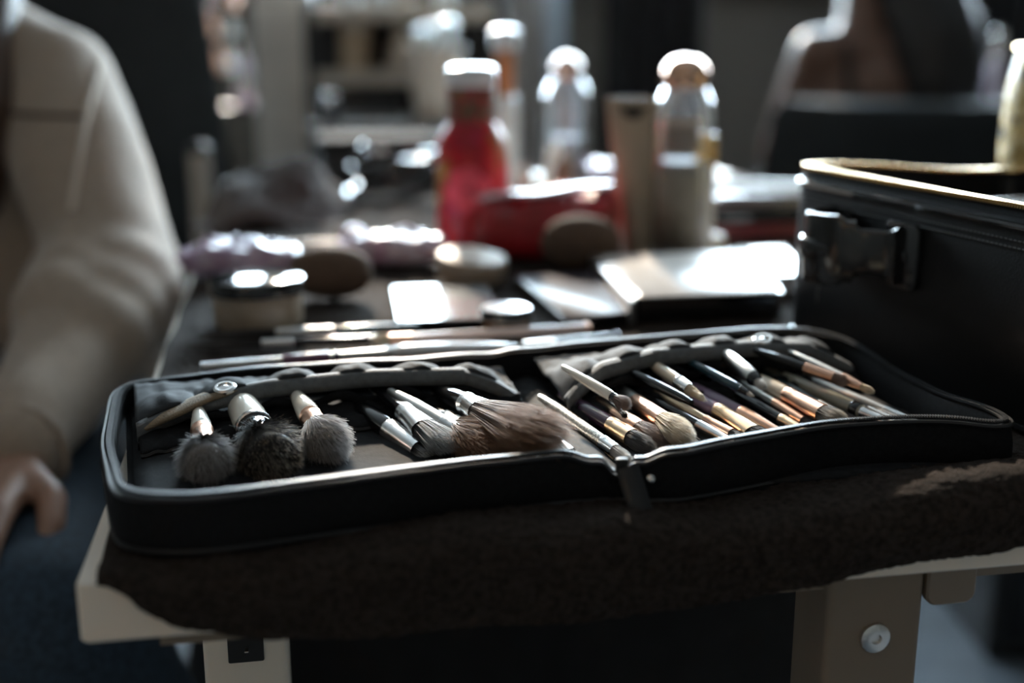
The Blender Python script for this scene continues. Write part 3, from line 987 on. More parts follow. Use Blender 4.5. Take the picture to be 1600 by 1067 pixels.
# zip tape standing on the rim with brass teeth
rr_ = [vring(-.0008, H - .005), vring(-.0022, H + .0015), vring(-.0034, H + .0015), vring(-.004, H - .005)]
MB().grid(rr_ + [rr_[0]], closed=True).build('zip_tape', m_blackfab, train)
tt = MB()
r_ = vring(-.0028, H + .0022)
acc = 0
for i in range(nv):
    p, q = r_[i], r_[(i + 1) % nv]
    L = (q - p).length
    t = (q - p) / max(L, 1e-6)
    while acc < L:
        tt.box(p + t * acc, (.00115, .0052, .0026), (t, vn[i], EZ))
        acc += .0021
    acc -= L
tt.build('zip_teeth', m_brass, train, smooth=False, kind='stuff')
# lid, thrown open over the far side, and its stay
lid_ax = (G1, (G2 * .35 + EZ * .94).normalized(), (G2 * .94 - EZ * .35).normalized())
lc = VP(VL / 2, VD + .012, H + .004) + lid_ax[1] * (.10) + lid_ax[2] * .012
MB().slab(lc, (VL, .20, .022), lid_ax, rad=.03, bev=.004).build('lid', m_leather, train)
stay = [VP(.055, VD * .92, H - .02), VP(.06, VD * .95, H + .006), VP(.075, VD + .02, H + .040), VP(.09, VD + .055, H + .085)]
MB().tube(catmull(stay, 6), 1.0, seg=8, up=G1, flat=(.002, .006)).build('lid_strap', m_leather, train)

# handle on the long face
def face(px, py, out=0.0):
    return hit(px, py, VP(0, -out, 0), G2)
def fa(p):
    return (p - VB).dot(G1), p.z
aL, zt = fa(face(1262, 330))
aR, _ = fa(face(1440, 400))
zc = fa(face(1385, 412))[1]
zh = TOP + .0865
fa_ax = (G1, EZ, -G2)
hl = thing_h = MB()
hlen = aR - .018
# riveted end tabs
for k, ac in enumerate((aR - .016, max(.060, aL + .040))):
    tb = MB().slab(V3((VP(ac, -.0022, 0).xy[0], VP(ac, -.0022, 0).xy[1], zh)), (.034, .041, .0045), fa_ax, rad=.006, bev=.001).build('handle_tab', m_patent, train)
    rc = VP(ac + (.004 if k == 0 else -.004), -.0045, 0)
    MB().lathe((rc.x, rc.y, zh), -G2, [(0, .0042), (.0008, .0042), (.0014, .003), (.0016, 0)], seg=16).build('rivet', m_gloss, tb)
a_l, a_r = max(.060, aL + .040), aR - .014
hp = []
for q, o_ in ((0, .005), (.06, .012), (.14, .027), (.28, .038), (.46, .038), (.62, .030), (.74, .019), (.84, .012), (.92, .0075), (1, .0065)):
    p = VP(a_l + (a_r - a_l) * q, -o_, 0)
    hp.append(V3((p.x, p.y, zh)))
hh = catmull(hp, 5)
def strap(pts, wid, thick, z_off=0.0, bow=0.0):
    rings = []
    n = len(pts)
    for i, p in enumerate(pts):
        t = (pts[min(i + 1, n - 1)] - pts[max(i - 1, 0)]).normalized()
        x = t.cross(EZ).normalized()
        w = wid(i / (n - 1))
        ring = []
        for k in range(24):
            a2 = 2 * math.pi * k / 24
            cx, cy = math.cos(a2), math.sin(a2)
            ring.append(p + x * (thick * math.copysign(abs(cx) ** .6, cx)) + EZ * (z_off + w * math.copysign(abs(cy) ** .45, cy)))
        rings.append(ring)
    return MB().rings(rings)
strap(hh, lambda q: 0.0228 if q < .55 else (0.0228 - .0080 * min(1, (q - .55) / .10) if q < .86 else .0148 + .004 * (q - .86) / .14), .0032).build('handle', m_patent, train)
strap(hh[6:-22], lambda q: .0075 * max(.3, math.sin(math.pi * min(.97, max(.03, q))) ** .4), .0058).build('handle_pad', m_patent, train)
strap(hh[26:29], lambda q: .0200, .0052).build('handle_loop', m_patent, train)
# a loose thread hanging from the handle
MB().tube(catmull([face(1305, 415, .03), face(1290, 432, .028), face(1278, 450, .02), face(1276, 472, .012)], 6), .00025, seg=5).build('loose_thread', mat('grey_thread', (.09, .09, .09)), train)

# ------------------------------------------------------------------ things lying on the towel
def topz(px, py, base):
    """height (above base) seen at py when standing on base"""
    d = ray(px, py)
    return CAM_Z + d.z * (base.y / d.y) - base.z

def rad_at(base, wpx):
    return wpx / 2 * ((base - CAMP).dot(ray(800, 533.5))) / F_PX

TWZ = .0075

def loose_brush(label, a, b, f, w, mh, mf, hair, **kw):
    return brush(label, a, b, f, w, mh, mf, hair, ext=0.0005, taper=1.5, group='loose brushes on the towel', **kw)

loose_brush('slim plum and silver brush lying just behind the zip case', (606, 551, .013), (305, 574, .012), (.30, .97), (15, 15, 13, 11), m_nickel, m_nickel, None, ring=m_plum)
MB_ = None
lb = [o for o in COL.objects if o.get('label') == 'slim plum and silver brush lying just behind the zip case'][0]
pA, pB = P(606, 551, .013), P(305, 574, .012)
MB().lathe(pA.lerp(pB, .31), (pB - pA), [(0, .0036), (.001, .0041), (.030, .0040), (.031, .0034)], seg=16).build('grip', mat('plum_grip', (.20, .09, .15), .3, coat=.4), lb)
loose_brush('long black brush lying farthest left behind the zip case', (590, 530, .012), (296, 541, .011), (.45, .62), (14, 14, 13, 12), m_lacq, m_nickel, h_char, n=500)
loose_brush('long dark brush with silver middle, farther from the zip case', (655, 510, .012), (312, 524, .012), (.40, .66), (13, 13, 12, 14), m_teal, m_nickel, h_char, n=500)
loose_brush('pink-handled brush with copper neck and blond round tip', (918, 512, .014), (580, 533, .012), (.82, .92), (15, 17, 18, 21), mat('pale_pink_lacquer', (.75, .58, .52), .25, coat=.5), m_rose, h_cream, n=700, dome=.5)
MB().lathe(P(918, 512, .014), P(918, 512, .014) - P(580, 533, .012), [(-.0005, .0034), (.0012, .0034), (.002, .0026), (.0022, 0)], seg=14).build('end_cap', m_rose, [o for o in COL.objects if o.get('label') == 'pink-handled brush with copper neck and blond round tip'][0])
loose_brush('clear grey-handled brush poking out behind the case hinge', (965, 527, .012), (800, 543, .012), (.6, .9), (16, 16, 16, 15), mat('grey_acrylic', (.25, .27, .29), .12, coat=.6), m_nickel, h_char, n=300)

# white oval spatula
sa, sb = P(606, 548, .014), P(812, 541, .014)
sd = (sb - sa)
tag(MB().lathe(sa, sd, [(sd.length * q, .0068 * r) for q, r in ((0, .05), (.02, .45), (.06, .75), (.15, .95), (.35, 1), (.6, .95), (.8, .75), (.92, .5), (.98, .3), (1, .05))], seg=18, sq=(1, .62)).build('cosmetic_spatula', mat('white_gloss_plastic', (.80, .82, .84), .15, coat=.5)), 'white oval-ended spatula lying along the rear rim of the zip case', 'spatula')

# cream jar with a gloss black lid
b = P(405, 506, TWZ)
r = rad_at(b, 146)
jar = thing('cream_jar', 'wide cream jar with a glossy black lid beside the brown sponge', 'jar', b)
MB().lathe(b, EZ, [(0, r * .85), (.002, r * .93), (.006, r * .95), (.024, r * .95), (.026, r * .93), (.026, r * .8)], seg=40).build('body', mat('frosted_jar', (.30, .235, .175), .35, var=.15, vscale=25, coat=.3), jar)
MB().lathe(b + EZ * .0255, EZ, [(0, r * .9), (0, r * 1.01), (.0085, r * 1.02), (.0105, r * .99), (.0112, r * .93), (.0112, 0)], seg=48).build('lid', m_gloss, jar)

# brown sponges, a beige powder puff
def sponge(label, cx, y0, y1, wpx, depth, colm, name='makeup_sponge', cat='sponge', tilt=0.0):
    b = P(cx, y1, TWZ)
    h = topz(cx, y0, b)
    rx = rad_at(b, wpx)
    axs = (V3((math.cos(tilt), math.sin(tilt), 0)), V3((-math.sin(tilt), math.cos(tilt), 0)), EZ)
    mb = MB()
    rings = []
    for i in range(15):
        th = math.pi * (i + .05) / 14.1
        rr = math.sin(th) ** .85
        rings.append([b + axs[0] * (rx * rr * math.cos(2 * math.pi * k / 28)) + axs[1] * (depth * rr * math.sin(2 * math.pi * k / 28) + h * .05 * math.cos(th)) + EZ * (h * (.5 - .5 * math.cos(th))) for k in range(28)])
    mb.rings(rings)
    return tag(mb.build(name, colm), label, cat)
m_bsp = mat('brown_sponge', (.105, .066, .045), .9, var=.12, vscale=150, bump=.3, bscale=700)
sponge('dark brown oval sponge standing beside the cream jar', 517, 384, 466, 134, .022, m_bsp)
sponge('dark brown oval sponge leaning on the red pouch', 907, 336, 424, 126, .024, m_bsp)
b = P(735, 440, TWZ)
r = rad_at(b, 112)
pf = thing('powder_compact', 'pale beige round powder compact by the foot of the red bottle', 'compact', b)
m_bpf = mat('beige_compact', (.40, .31, .24), .5, var=.05)
pd_ = V3((.10, -.10, 1)).normalized()
MB().lathe(b + EZ * .004, pd_, [(-.002, r * .84), (0, r * .92), (.003, r * .96), (.009, r * .97), (.0095, r * .93)], seg=36).build('base', m_bpf, pf)
MB().lathe(b + EZ * .004 + pd_ * .0098, pd_, [(0, r * .93), (.0006, r * .98), (.007, r), (.010, r * .95), (.0118, r * .78), (.0122, 0)], seg=36).build('lid', m_bpf, pf)

# flat palettes: four corners seen on a level plane
def quad_slab(name, corners, ztop, zbot, m, parent, ins=0.0):
    pts = [P(x, y, ztop) for x, y in corners]
    c = sum(pts, V3()) / 4
    pts = [p + (c - p) * ins for p in pts]
    mb = MB()
    rings = []
    for dz, k in ((zbot - ztop, .01), (zbot - ztop + .0008, 0), (-.0008, 0), (0, .012)):
        ring = []
        for i in range(4):
            p, a_, b_ = pts[i], pts[i - 1], pts[(i + 1) % 4]
            for q in range(5):
                t = q / 4
                s0, s1 = p.lerp(a_, .06), p.lerp(b_, .06)
                w = s0 * (1 - t) ** 2 + p * 2 * t * (1 - t) + s1 * t * t
                ring.append(w + (c - w) * k + EZ * dz)
        rings.append(ring)
    mb.rings(rings)
    return mb.build(name, m, parent), pts

def palette(name, label, cat, corners, ztop, mbody, mtop, zbot=TWZ):
    c = sum([P(x, y, zbot) for x, y in corners], V3()) / 4
    o = thing(name, label, cat, c)
    base, pts = quad_slab('case', corners, ztop - .002, zbot, mbody, o)
    quad_slab('cover', corners, ztop, ztop - .0018, mtop, o, .05)
    return o, pts

palette('mirror_compact', 'flat black compact with a mirror-bright cover behind the small jar', 'compact', [(621, 503), (792, 498), (764, 444), (612, 447)], .015, m_gloss, mat('mirror_cover', (.10, .11, .12), .16, coat=.2))
pal, pp = palette('eyeshadow_palette', 'black eyeshadow palette with coloured pans next to the large pale palette', 'palette', [(880, 500), (994, 489), (934, 422), (800, 430)], .017, m_gloss, mat('clear_lid', (.05, .042, .05), .3, spec=.035, var=.1, vscale=60))
cols = [(.42, .10, .14), (.35, .22, .20), (.45, .30, .28), (.22, .10, .14), (.40, .12, .13), (.30, .2, .22), (.48, .35, .30), (.25, .12, .1), (.38, .25, .25)]
k = 0
for i in range(3):
    for j in range(3):
        u, v = (i + .5) / 3 * .8 + .1, (j + .5) / 3 * .8 + .1
        p = pp[0] * ((1 - u) * (1 - v)) + pp[1] * (u * (1 - v)) + pp[2] * (u * v) + pp[3] * ((1 - u) * v)
        d1 = (pp[1] - pp[0]).normalized()
        MB().lathe(p + EZ * .0001, EZ, [(0, .0062), (.0005, .0062), (.0007, .0055), (.0005, .0005)], seg=16).build('pan', mat('pan_%d' % k, cols[k], .6, var=.05), pal)
        k += 1
o_, p_ = palette('large_palette', 'large pale-covered palette in front of the tall bottles', 'palette', [(992, 466), (1226, 456), (1172, 388), (926, 398)], .028, m_gloss, mat('pale_gloss_cover', (.66, .61, .57), .3, var=.06, vscale=20, spec=.18))
quad_slab('hinge_edge', [(984, 470), (994, 468), (930, 398), (922, 400)], .026, TWZ, m_nickel, o_)
palette('white_compact', 'white flat compact tucked against the train case', 'compact', [(1206, 432), (1262, 428), (1226, 384), (1146, 388)], .024, mat('white_gloss_plastic', (.8, .82, .84)), mat('white_gloss_plastic', (.8, .82, .84)))

b = P(790, 517, TWZ)
r = rad_at(b, 80)
sj = thing('small_jar', 'small dark jar with a pale lid in front of the mirror compact', 'jar', b)
MB().lathe(b, EZ, [(0, r * .85), (.001, r * .92), (.010, r * .94), (.011, r * .9)], seg=28).build('body', mat('brown_glass_jar', (.13, .08, .05), .2, coat=.4), sj)
ld = MB().lathe(b + EZ * .0105, EZ, [(0, r * .9), (0, r), (.0065, r), (.0072, r * .97), (.0072, 0)], seg=28).build('lid', m_gloss, sj)
MB().lathe(b + EZ * .0177, EZ, [(0, r * .94), (.0006, r * .92), (.0008, 0)], seg=28).build('lid_disc', mat('white_gloss_plastic', (.8, .82, .84)), ld)

# crumpled glossy film pouches
def crumple(name, label, cat, x0, x1, y0, y1, m, depth, seed, amp=.25, tilt=0.0, pw=2.6):
    b = P((x0 + x1) / 2, y1, TWZ)
    rx = rad_at(b, x1 - x0)
    h = topz((x0 + x1) / 2, y0, b)
    b = b + EY * depth
    mb = MB()
    rows = []
    NU, NV = 56, 26
    for j in range(NV + 1):
        th = math.pi * j / NV
        row = []
        for i in range(NU):
            ph = 2 * math.pi * i / NU
            cx, cy = math.cos(ph), math.sin(ph)
            sx = math.copysign(abs(cx) ** (2 / pw), cx) * max(.001, math.sin(th)) ** .5
            sy = math.copysign(abs(cy) ** (2 / pw), cy) * max(.001, math.sin(th)) ** .5
            sz = .5 - .5 * math.copysign(abs(math.cos(th)) ** .8, math.cos(th))
            n = fz(sx * 2.2 + seed, sy * 1.6, sz * 2 + seed) + .5 * fz(sx * 6 + seed, sy * 5, sz * 5)
            k = 1 + amp * .35 * n
            zz = h * sz * (1 + amp * n * 1.3 * sz) * (1 + tilt * sx)
            row.append(b + EX * (rx * sx * k) + EY * (depth * sy * k) + EZ * max(0, zz))
        rows.append(row)
    mb.grid(rows, closed=True)
    return tag(mb.build(name, m, angle=180), label, cat)

m_film = mat_check('lilac_film', [(.22, .10, .20), (.42, .28, .42), (.55, .45, .58), (.30, .13, .24)], 26, .14, .6, .6)
m_film2 = mat_check('pink_film', [(.30, .13, .20), (.50, .30, .40), (.62, .52, .60), (.35, .16, .24)], 30, .14, .6, .6)
crumple('film_pouch', 'crumpled lilac film pouch left of the brown sponge', 'pouch', 268, 462, 388, 438, m_film, .030, 1.3)
crumple('film_pouch', 'crumpled pink film pouch between brown sponge and red bottle', 'pouch', 520, 694, 372, 420, m_film2, .030, 4.1)
crumple('film_pouch', 'small crumpled lilac film pouch behind the beige tube', 'pouch', 902, 980, 258, 306, m_film, .035, 8.1)
m_pouch = mat_check('red_pouch_fabric', [(.18, .020, .018), (.34, .012, .018), (.42, .014, .022), (.22, .07, .04)], 14, .5, .0, .3)
crumple('red_pouch', 'soft red make-up pouch lying behind the brown oval sponge', 'pouch', 736, 972, 312, 412, m_pouch, .040, 2.7, amp=.18, tilt=.12, pw=3.6)
rp = [o for o in COL.objects if o.name == 'red_pouch'][0]
b = P(850, 412, TWZ)
zp = [P(850, 412, TWZ) + V3((-.062 + .128 * q, .028 + .006 * math.sin(q * 9), .0585 + .013 * q + .001 * math.sin(q * 11))) for q in [i / 16 for i in range(17)]]
MB().tube(zp, 1.0, seg=10, up=EZ, flat=(.012, .0035)).build('zip_edge', mat_check('pink_gloss_trim', [(.55, .25, .30), (.7, .5, .52), (.45, .15, .2)], 30, .15, .5, .4), rp)

# a beige stick and a small beige cap
a_, b_ = P(398, 388, .014), P(556, 384, .014)
tag(MB().tube([a_, a_.lerp(b_, .02), a_.lerp(b_, .98), b_], [.004, .0065, .0065, .004], seg=16).build('concealer_stick', mat('beige_plastic', (.45, .37, .30), .4)), 'beige stick lying behind the lilac film pouch', 'stick')
b = P(1112, 392, TWZ)
tag(MB().lathe(b, EZ, [(0, .010), (.001, .0135), (.012, .0135), (.0165, .011), (.018, .006), (.0182, 0)], seg=24).build('beige_cap', mat('beige_plastic', (.45, .37, .30), .4)), 'small beige bottle cap beside the clear bottle with copper cap', 'cap')

# ------------------------------------------------------------------ bottles
def prof_px(base, cx, rows):
    """rows [(py, half width px)] -> lathe profile"""
    out = []
    for py, w in rows:
        out.append((max(0, topz(cx, py, base)), rad_at(base, 2 * w)))
    return out

m_red = mat_check('red_floral_print', [(.60, .02, .12), (.34, .004, .016), (.50, .005, .020), (.30, .10, .01), (.60, .34, .06)], 24, .38, .0)
m_clear = mat('clear_plastic', (.93, .96, 1.0), .05, trans=.92, ior=1.35, coat=.2)
m_copper = mat('copper_cap', (.72, .46, .33), .09, metal=.9)
m_milk = mat('milky_liquid', (.42, .36, .29), .35, var=.05, vscale=20, coat=.4)
m_pale = mat('pale_plastic', (.72, .78, .80), .25, coat=.3)
b = P(739, 388, TWZ)
rb = thing('red_bottle', 'red floral-printed spray bottle with a white cap', 'bottle', b)
MB().lathe(b, EZ, [(0, rad_at(b, 96))] + prof_px(b, 739, [(385, 54), (370, 55.5), (240, 55.5), (222, 54), (208, 48), (196, 41), (190, 38)]), seg=40).build('body', m_red, rb)
MB().lathe(b, EZ, prof_px(b, 739, [(192, 38), (186, 38), (140, 38), (134, 36)]), seg=36).build('neck', mat_check('olive_red_print', [(.16, .13, .05), (.10, .06, .03), (.30, .03, .03), (.18, .15, .06)], 60, .35, .3), rb)
MB().lathe(b, EZ, prof_px(b, 739, [(136, 36), (133, 39), (112, 38), (105, 35), (102, 28), (101, .5)]), seg=36).build('cap', mat('white_gloss_plastic', (.8, .82, .84)), rb)
# raised print on the bottle: one big red flower with petals
fc = b + EZ * topz(735, 290, b)
fr_ = rad_at(b, 111)
for k in range(6):
    an = k * math.pi / 3 + .3
    du, dz = .0135 * math.cos(an), .0135 * math.sin(an)
    mb = MB()
    rows = []
    for i in range(7):
        row = []
        for j in range(9):
            q = 2 * math.pi * j / 8
            uu, zz_ = du + .011 * (i / 6) * math.cos(q), dz + .011 * (i / 6) * math.sin(q)
            ph = uu / fr_ - .12
            row.append(V3((b.x + (fr_ + .0006) * math.sin(ph), b.y - (fr_ + .0006) * math.cos(ph), fc.z + zz_)))
        rows.append(row)
    mb.grid(rows).build('petal_print', mat('flower_red', (1.0, .10, .15), .4, var=.15, vscale=60, coat=.4), rb)

b = D(789, 300, 1.62)
b.z = TOP + TWZ
tb = thing('copper_necked_bottle', 'slim pale bottle with copper neck behind the red bottle', 'bottle', b)
MB().lathe(b, EZ, [(0, rad_at(b, 40))] + prof_px(b, 789, [(290, 21), (176, 21), (165, 20), (152, 18), (148, 14)]), seg=28).build('body', m_pale, tb)
MB().lathe(b, EZ, prof_px(b, 789, [(152, 13), (148, 15), (80, 15), (76, 14)]), seg=24).build('neck', mat('copper_neck', (.50, .22, .09), .3, metal=.5), tb)
MB().lathe(b, EZ, prof_px(b, 786, [(78, 18), (74, 22), (52, 22), (46, 20), (43, 12), (42, .5)]), seg=24).build('cap', mat('pale_blue_cap', (.66, .76, .80), .25, coat=.3), tb)

def clear_bottle(name, label, cx, base, W, rows_body, rows_cap, capm, liquid=None):
    o = thing(name, label, 'bottle', base)
    pr = prof_px(base, cx, rows_body)
    th = .0016
    full = [(0.0, .001), (0, pr[0][1] * .9)] + pr
    inner = [(max(.003, h), max(.001, r - th)) for h, r in reversed(pr)]
    MB().lathe(base, EZ, full + inner + [(.003, .001)], seg=40, cap=False).build('body', m_clear, o)
    if liquid:
        y0, lm = liquid
        hl = topz(cx, y0, base)
        lp = [(.0035, pr[0][1] * .8)] + [(h, r - th - .0006) for h, r in pr if .004 < h < hl]
        lp += [(hl, lp[-1][1]), (hl, .0005)]
        MB().lathe(base, EZ, lp, seg=36).build('liquid', lm, o)
    MB().lathe(base, EZ, prof_px(base, cx, rows_cap), seg=36).build('cap', capm, o)
    return o

b = P(1062, 392, TWZ)
cb = clear_bottle('clear_bottle', 'clear round-shouldered bottle with a copper dome cap', 1062, b, 96, [(388, 46), (380, 48), (190, 48), (172, 46), (155, 41), (142, 35), (134, 32)],
             [(137, 33), (132, 35), (118, 35.5), (108, 34), (98, 29), (91, 20), (88, 10), (87, .5)], m_copper, (250, m_milk))
rl = rad_at(b, 96)
def wrap_label(name, base, r, ph0, ph1, z0, z1, m, parent):
    rows = [[V3((base.x + (r + .0005) * math.sin(p_), base.y - (r + .0005) * math.cos(p_), base.z + z)) for p_ in np.linspace(ph0, ph1, 14)] for z in (z0, (z0 + z1) / 2, z1)]
    return MB().grid(rows).build(name, m, parent, solid=.0003)
wrap_label('label', b, rl, -.75, .35, topz(1062, 235, b), topz(1062, 192, b), mat('taupe_label', (.24, .20, .175), .5), cb)
wrap_label('label_border', b, rl, -.75, .35, topz(1062, 192, b), topz(1062, 183, b), mat('cream_label', (.60, .50, .42), .4), cb)
wrap_label('front_label', b, rl, -1.0, .45, topz(1062, 378, b), topz(1062, 262, b), mat('faint_cream_label', (.30, .26, .21), .5, var=.12, vscale=60), cb)

b = D(1097, 395, 1.215)
b.z = TOP + TWZ
ab = thing('amber_capped_bottle', 'small white bottle with an amber top beside the clear bottle', 'bottle', b)
MB().lathe(b, EZ, [(0, rad_at(b, 28))] + prof_px(b, 1098, [(372, 16), (262, 16), (252, 15)]), seg=24).build('body', mat('translucent_white_plastic', (.62, .58, .52), .25, coat=.3), ab)
MB().lathe(b, EZ, prof_px(b, 1098, [(254, 15.5), (250, 17), (216, 17), (209, 15), (206, 9), (205, .5)]), seg=24).build('cap', mat('amber_plastic', (.70, .40, .10), .25, trans=.3, coat=.3), ab)

b = D(884, 300, 1.66)
b.z = TOP + TWZ
clear_bottle('clear_bottle', 'clear bottle with silver dome cap behind the white tissue', 882, b, 76, [(300, 37), (170, 37), (150, 36), (136, 31), (124, 24), (120, 22)],
             [(124, 22), (120, 23.5), (106, 23.5), (96, 20), (88, 12), (85, 5), (84, .5)], mat('silver_rose_cap', (.66, .55, .50), .09, metal=.9), (215, mat('grey_liquid', (.22, .23, .26), .3)))

# beige squeeze tube standing on its cap, crimped end up
b = P(993, 392, TWZ)
tu = thing('squeeze_tube', 'beige squeeze tube standing on its cap with a dark hang hole', 'tube', b)
zt = topz(984, 152, b)
rings = []
for q in [i / 20 for i in range(21)]:
    z = .016 + (zt - .016) * q
    hw = rad_at(b, 52) * (1 - q) + rad_at(b, 78) * q
    dp = rad_at(b, 50) * (1 - q) ** .8 + .0009
    off = V3((-.007 * q * 1.05, 0, 0))
    rings.append([b + off + V3((hw * math.cos(2 * math.pi * k / 28), dp * math.sin(2 * math.pi * k / 28), z)) for k in range(28)])
m_tube = mat('beige_tube_plastic', (.36, .285, .205), .4, var=.05, vscale=30)
tbod = MB().rings(rings).build('body', m_tube, tu)
MB().lathe(b, EZ, [(0, .013), (.001, .015), (.015, .0155), (.017, .014)], seg=28).build('cap', mat('beige_tube_cap', (.30, .24, .17), .4), tu)
hz = zt - .014
hm = MB()
pr2 = [(-.010, .0035), (-.004, .0045), (0, .0022), (.004, .0045), (.010, .0035), (.006, -.003), (0, -.0058), (-.006, -.003)]
dpt = .0022
cx_ = b + V3((-.006, 0, 0))
hm.v = [tuple(cx_ + V3((x * 1.25, -.0052, hz + z * 1.35))) for x, z in pr2] + [tuple(cx_ + V3((x * 1.25, .0052, hz + z * 1.35))) for x, z in pr2]
hm.f = [tuple(range(8)), tuple(reversed(range(8, 16)))] + [(i, (i + 1) % 8, 8 + (i + 1) % 8, 8 + i) for i in range(8)]
hm.build('hang_hole', mat('dark_hole', (.012, .011, .010), .8), tu, smooth=False)
for i_, (z0, z1) in enumerate(((.045, .048), (.060, .062), (.066, .068), (.10, .104))):
    pass

# tissue and folded cloth behind the red pouch
def cloth_heap(name, label, cat, x0, x1, ytop, ybase, dep, m, seed, depth, amp=.5, parent=None, nn=46, solid=.002):
    c = D((x0 + x1) / 2, ybase, dep)
    c.z = TOP + TWZ
    rx = (x1 - x0) / 2 * dep / F_PX
    h = topz((x0 + x1) / 2, ytop, c)
    rows = []
    for j in range(nn + 1):
        row = []
        for i in range(nn + 1):
            x, y = i / nn * 2 - 1, j / nn * 2 - 1
            rr = min(1, math.sqrt(x * x + y * y) * .92)
            n = fz(x * 1.7 + seed, y * 1.7, seed) + .5 * abs(fz(x * 4 + seed, y * 4, 3)) + .22 * fz(x * 10, y * 10 + seed, 5)
            z = h * max(0, (1 - rr ** 2.2)) * (.72 + amp * n) + .004 * (1 - rr) + .001
            row.append(c + V3((rx * x * (1 + .12 * n), depth * y * (1 + .1 * n), max(.001, z))))
        rows.append(row)
    return tag(MB().grid(rows).build(name, m, angle=180, solid=solid), label, cat)
cloth_heap('tissue', 'crumpled white tissue between red bottle and silver-capped bottle', 'tissue', 796, 912, 226, 300, 1.50, mat('white_tissue', (.78, .76, .70), .9), 3.3, .05, .9)
cloth_heap('folded_cloth', 'small brown cloth in front of the white tissue', 'cloth', 826, 930, 262, 312, 1.40, mat('tan_cloth', (.22, .155, .11), .9, var=.1), 6.3, .04, .5)
cloth_heap('hand_towel', 'rumpled grey-brown hand towel at the far left of the table', 'towel', 345, 548, 250, 376, 1.50, mat('grey_brown_towel', (.070, .058, .055), .95, var=.2, vscale=120, bump=.6, bscale=500), 9.4, .13, .55)

# stack of palettes at the far right with a comb on top
def far_slab(name, label, cat, cx, ytop, ybot, wpx, dep, depth, m, rot, zoff=0, edge=None):
    c = D(cx, ybot, dep)
    z0 = c.z
    h = topz(cx, ytop, c)
    w = wpx * dep / F_PX
    axs = (V3((math.cos(rot), math.sin(rot), 0)), V3((-math.sin(rot), math.cos(rot), 0)), EZ)
    o = thing(name, label, cat, c)
    return o, c, w, h, axs
stack_z = TOP + TWZ
st_c = D(1185, 345, 1.36)
for i, (label, wd, dp, h, mm, rot, mt) in enumerate((
        ('dark red flat palette at the bottom of the far stack', .150, .11, .016, mat('dark_red_case', (.14, .02, .025), .3, coat=.3), .10, m_gloss),
        ('black palette in the middle of the far stack', .135, .10, .016, m_gloss, -.06, mat('dark_gloss_top', (.03, .03, .033), .12, coat=.4)),
        ('grey marbled palette on top of the far stack', .125, .10, .013, mat('grey_case', (.18, .16, .17), .3, coat=.3), .14, mat_check('grey_violet_cover', [(.10, .08, .10), (.22, .19, .22), (.3, .27, .3)], 30, .2, .4)))):
    axs = (V3((math.cos(rot), math.sin(rot), 0)), V3((-math.sin(rot), math.cos(rot), 0)), EZ)
    o = thing('stacked_palette', label, 'palette', V3((st_c.x, st_c.y, stack_z)), 'palettes in the far stack')
    MB().slab(V3((st_c.x, st_c.y, stack_z + h / 2 - .001)), (wd, dp, h - .002), axs, rad=.006, bev=.0015).build('case', mm, o)
    MB().slab(V3((st_c.x, st_c.y, stack_z + h - .001)), (wd * .94, dp * .92, .002), axs, rad=.005, bev=.0006).build('cover', mt, o)
    stack_z += h
cmb = thing('comb', 'pale comb with fine teeth lying on the far stack of palettes', 'comb', V3((st_c.x, st_c.y - .03, stack_z)))
cd, cn = V3((.985, -.12, .0)).normalized(), V3((.12, .985, 0))
MB().slab(V3((st_c.x, st_c.y - .008, stack_z + .005)), (.11, .010, .010), (cd, cn, EZ), rad=.004, bev=.002).build('spine', mat('pale_plastic', (.72, .78, .80), .25, coat=.3), cmb)
for i in range(18):
    p = V3((st_c.x, st_c.y - .008, stack_z + .0045)) + cd * (-.050 + .1 * i / 17) - cn * .017
    MB().box(p, (.0022, .026, .003), (cd, cn, EZ)).build('tooth', mat('pale_plastic', (.72, .78, .80)), cmb, smooth=False)

# black make-up box at the far end of the table
bb_ = D(600, 340, 1.80)
bx_ = thing('makeup_box', 'black lidded make-up box at the far end of the table behind the coiled lead', 'box', V3((bb_.x, bb_.y, TOP + TWZ)))
hb_ = topz(600, 214, V3((bb_.x, bb_.y, TOP + TWZ)))
MB().slab(V3((bb_.x, bb_.y + .04, TOP + TWZ + hb_ * .36)), (.196, .13, hb_ * .72), ax, rad=.008, bev=.002).build('body', m_dark, bx_)
MB().slab(V3((bb_.x, bb_.y + .04, TOP + TWZ + hb_ * .86)), (.200, .134, hb_ * .27), ax, rad=.008, bev=.003).build('lid', mat('satin_black', (.012, .012, .013), .85, spec=.06), bx_)
MB().slab(V3((bb_.x, bb_.y - .027, TOP + TWZ + hb_ * .72)), (.022, .006, .018), ax, rad=.002, bev=.001).build('clasp', m_nickel, bx_)

# hair dryer lead coiled in gloss black, at the back of the table
cc = D(632, 360, 1.60)
cc.z = TOP + TWZ
lead = []
for i in range(150):
    q = i / 149
    an = q * 2 * math.pi * 5.2
    rr_2 = .052 + .010 * math.sin(an * .37) + .006 * math.sin(an * .9)
    lead.append(cc + V3((rr_2 * 1.15 * math.cos(an), rr_2 * .9 * math.sin(an), .010 + .062 * q + .012 * math.sin(an + q * 4))))
tag(MB().tube(lead, .0042, seg=8).build('power_lead', m_gloss), 'coiled glossy black power lead behind the pink film pouch', 'lead')

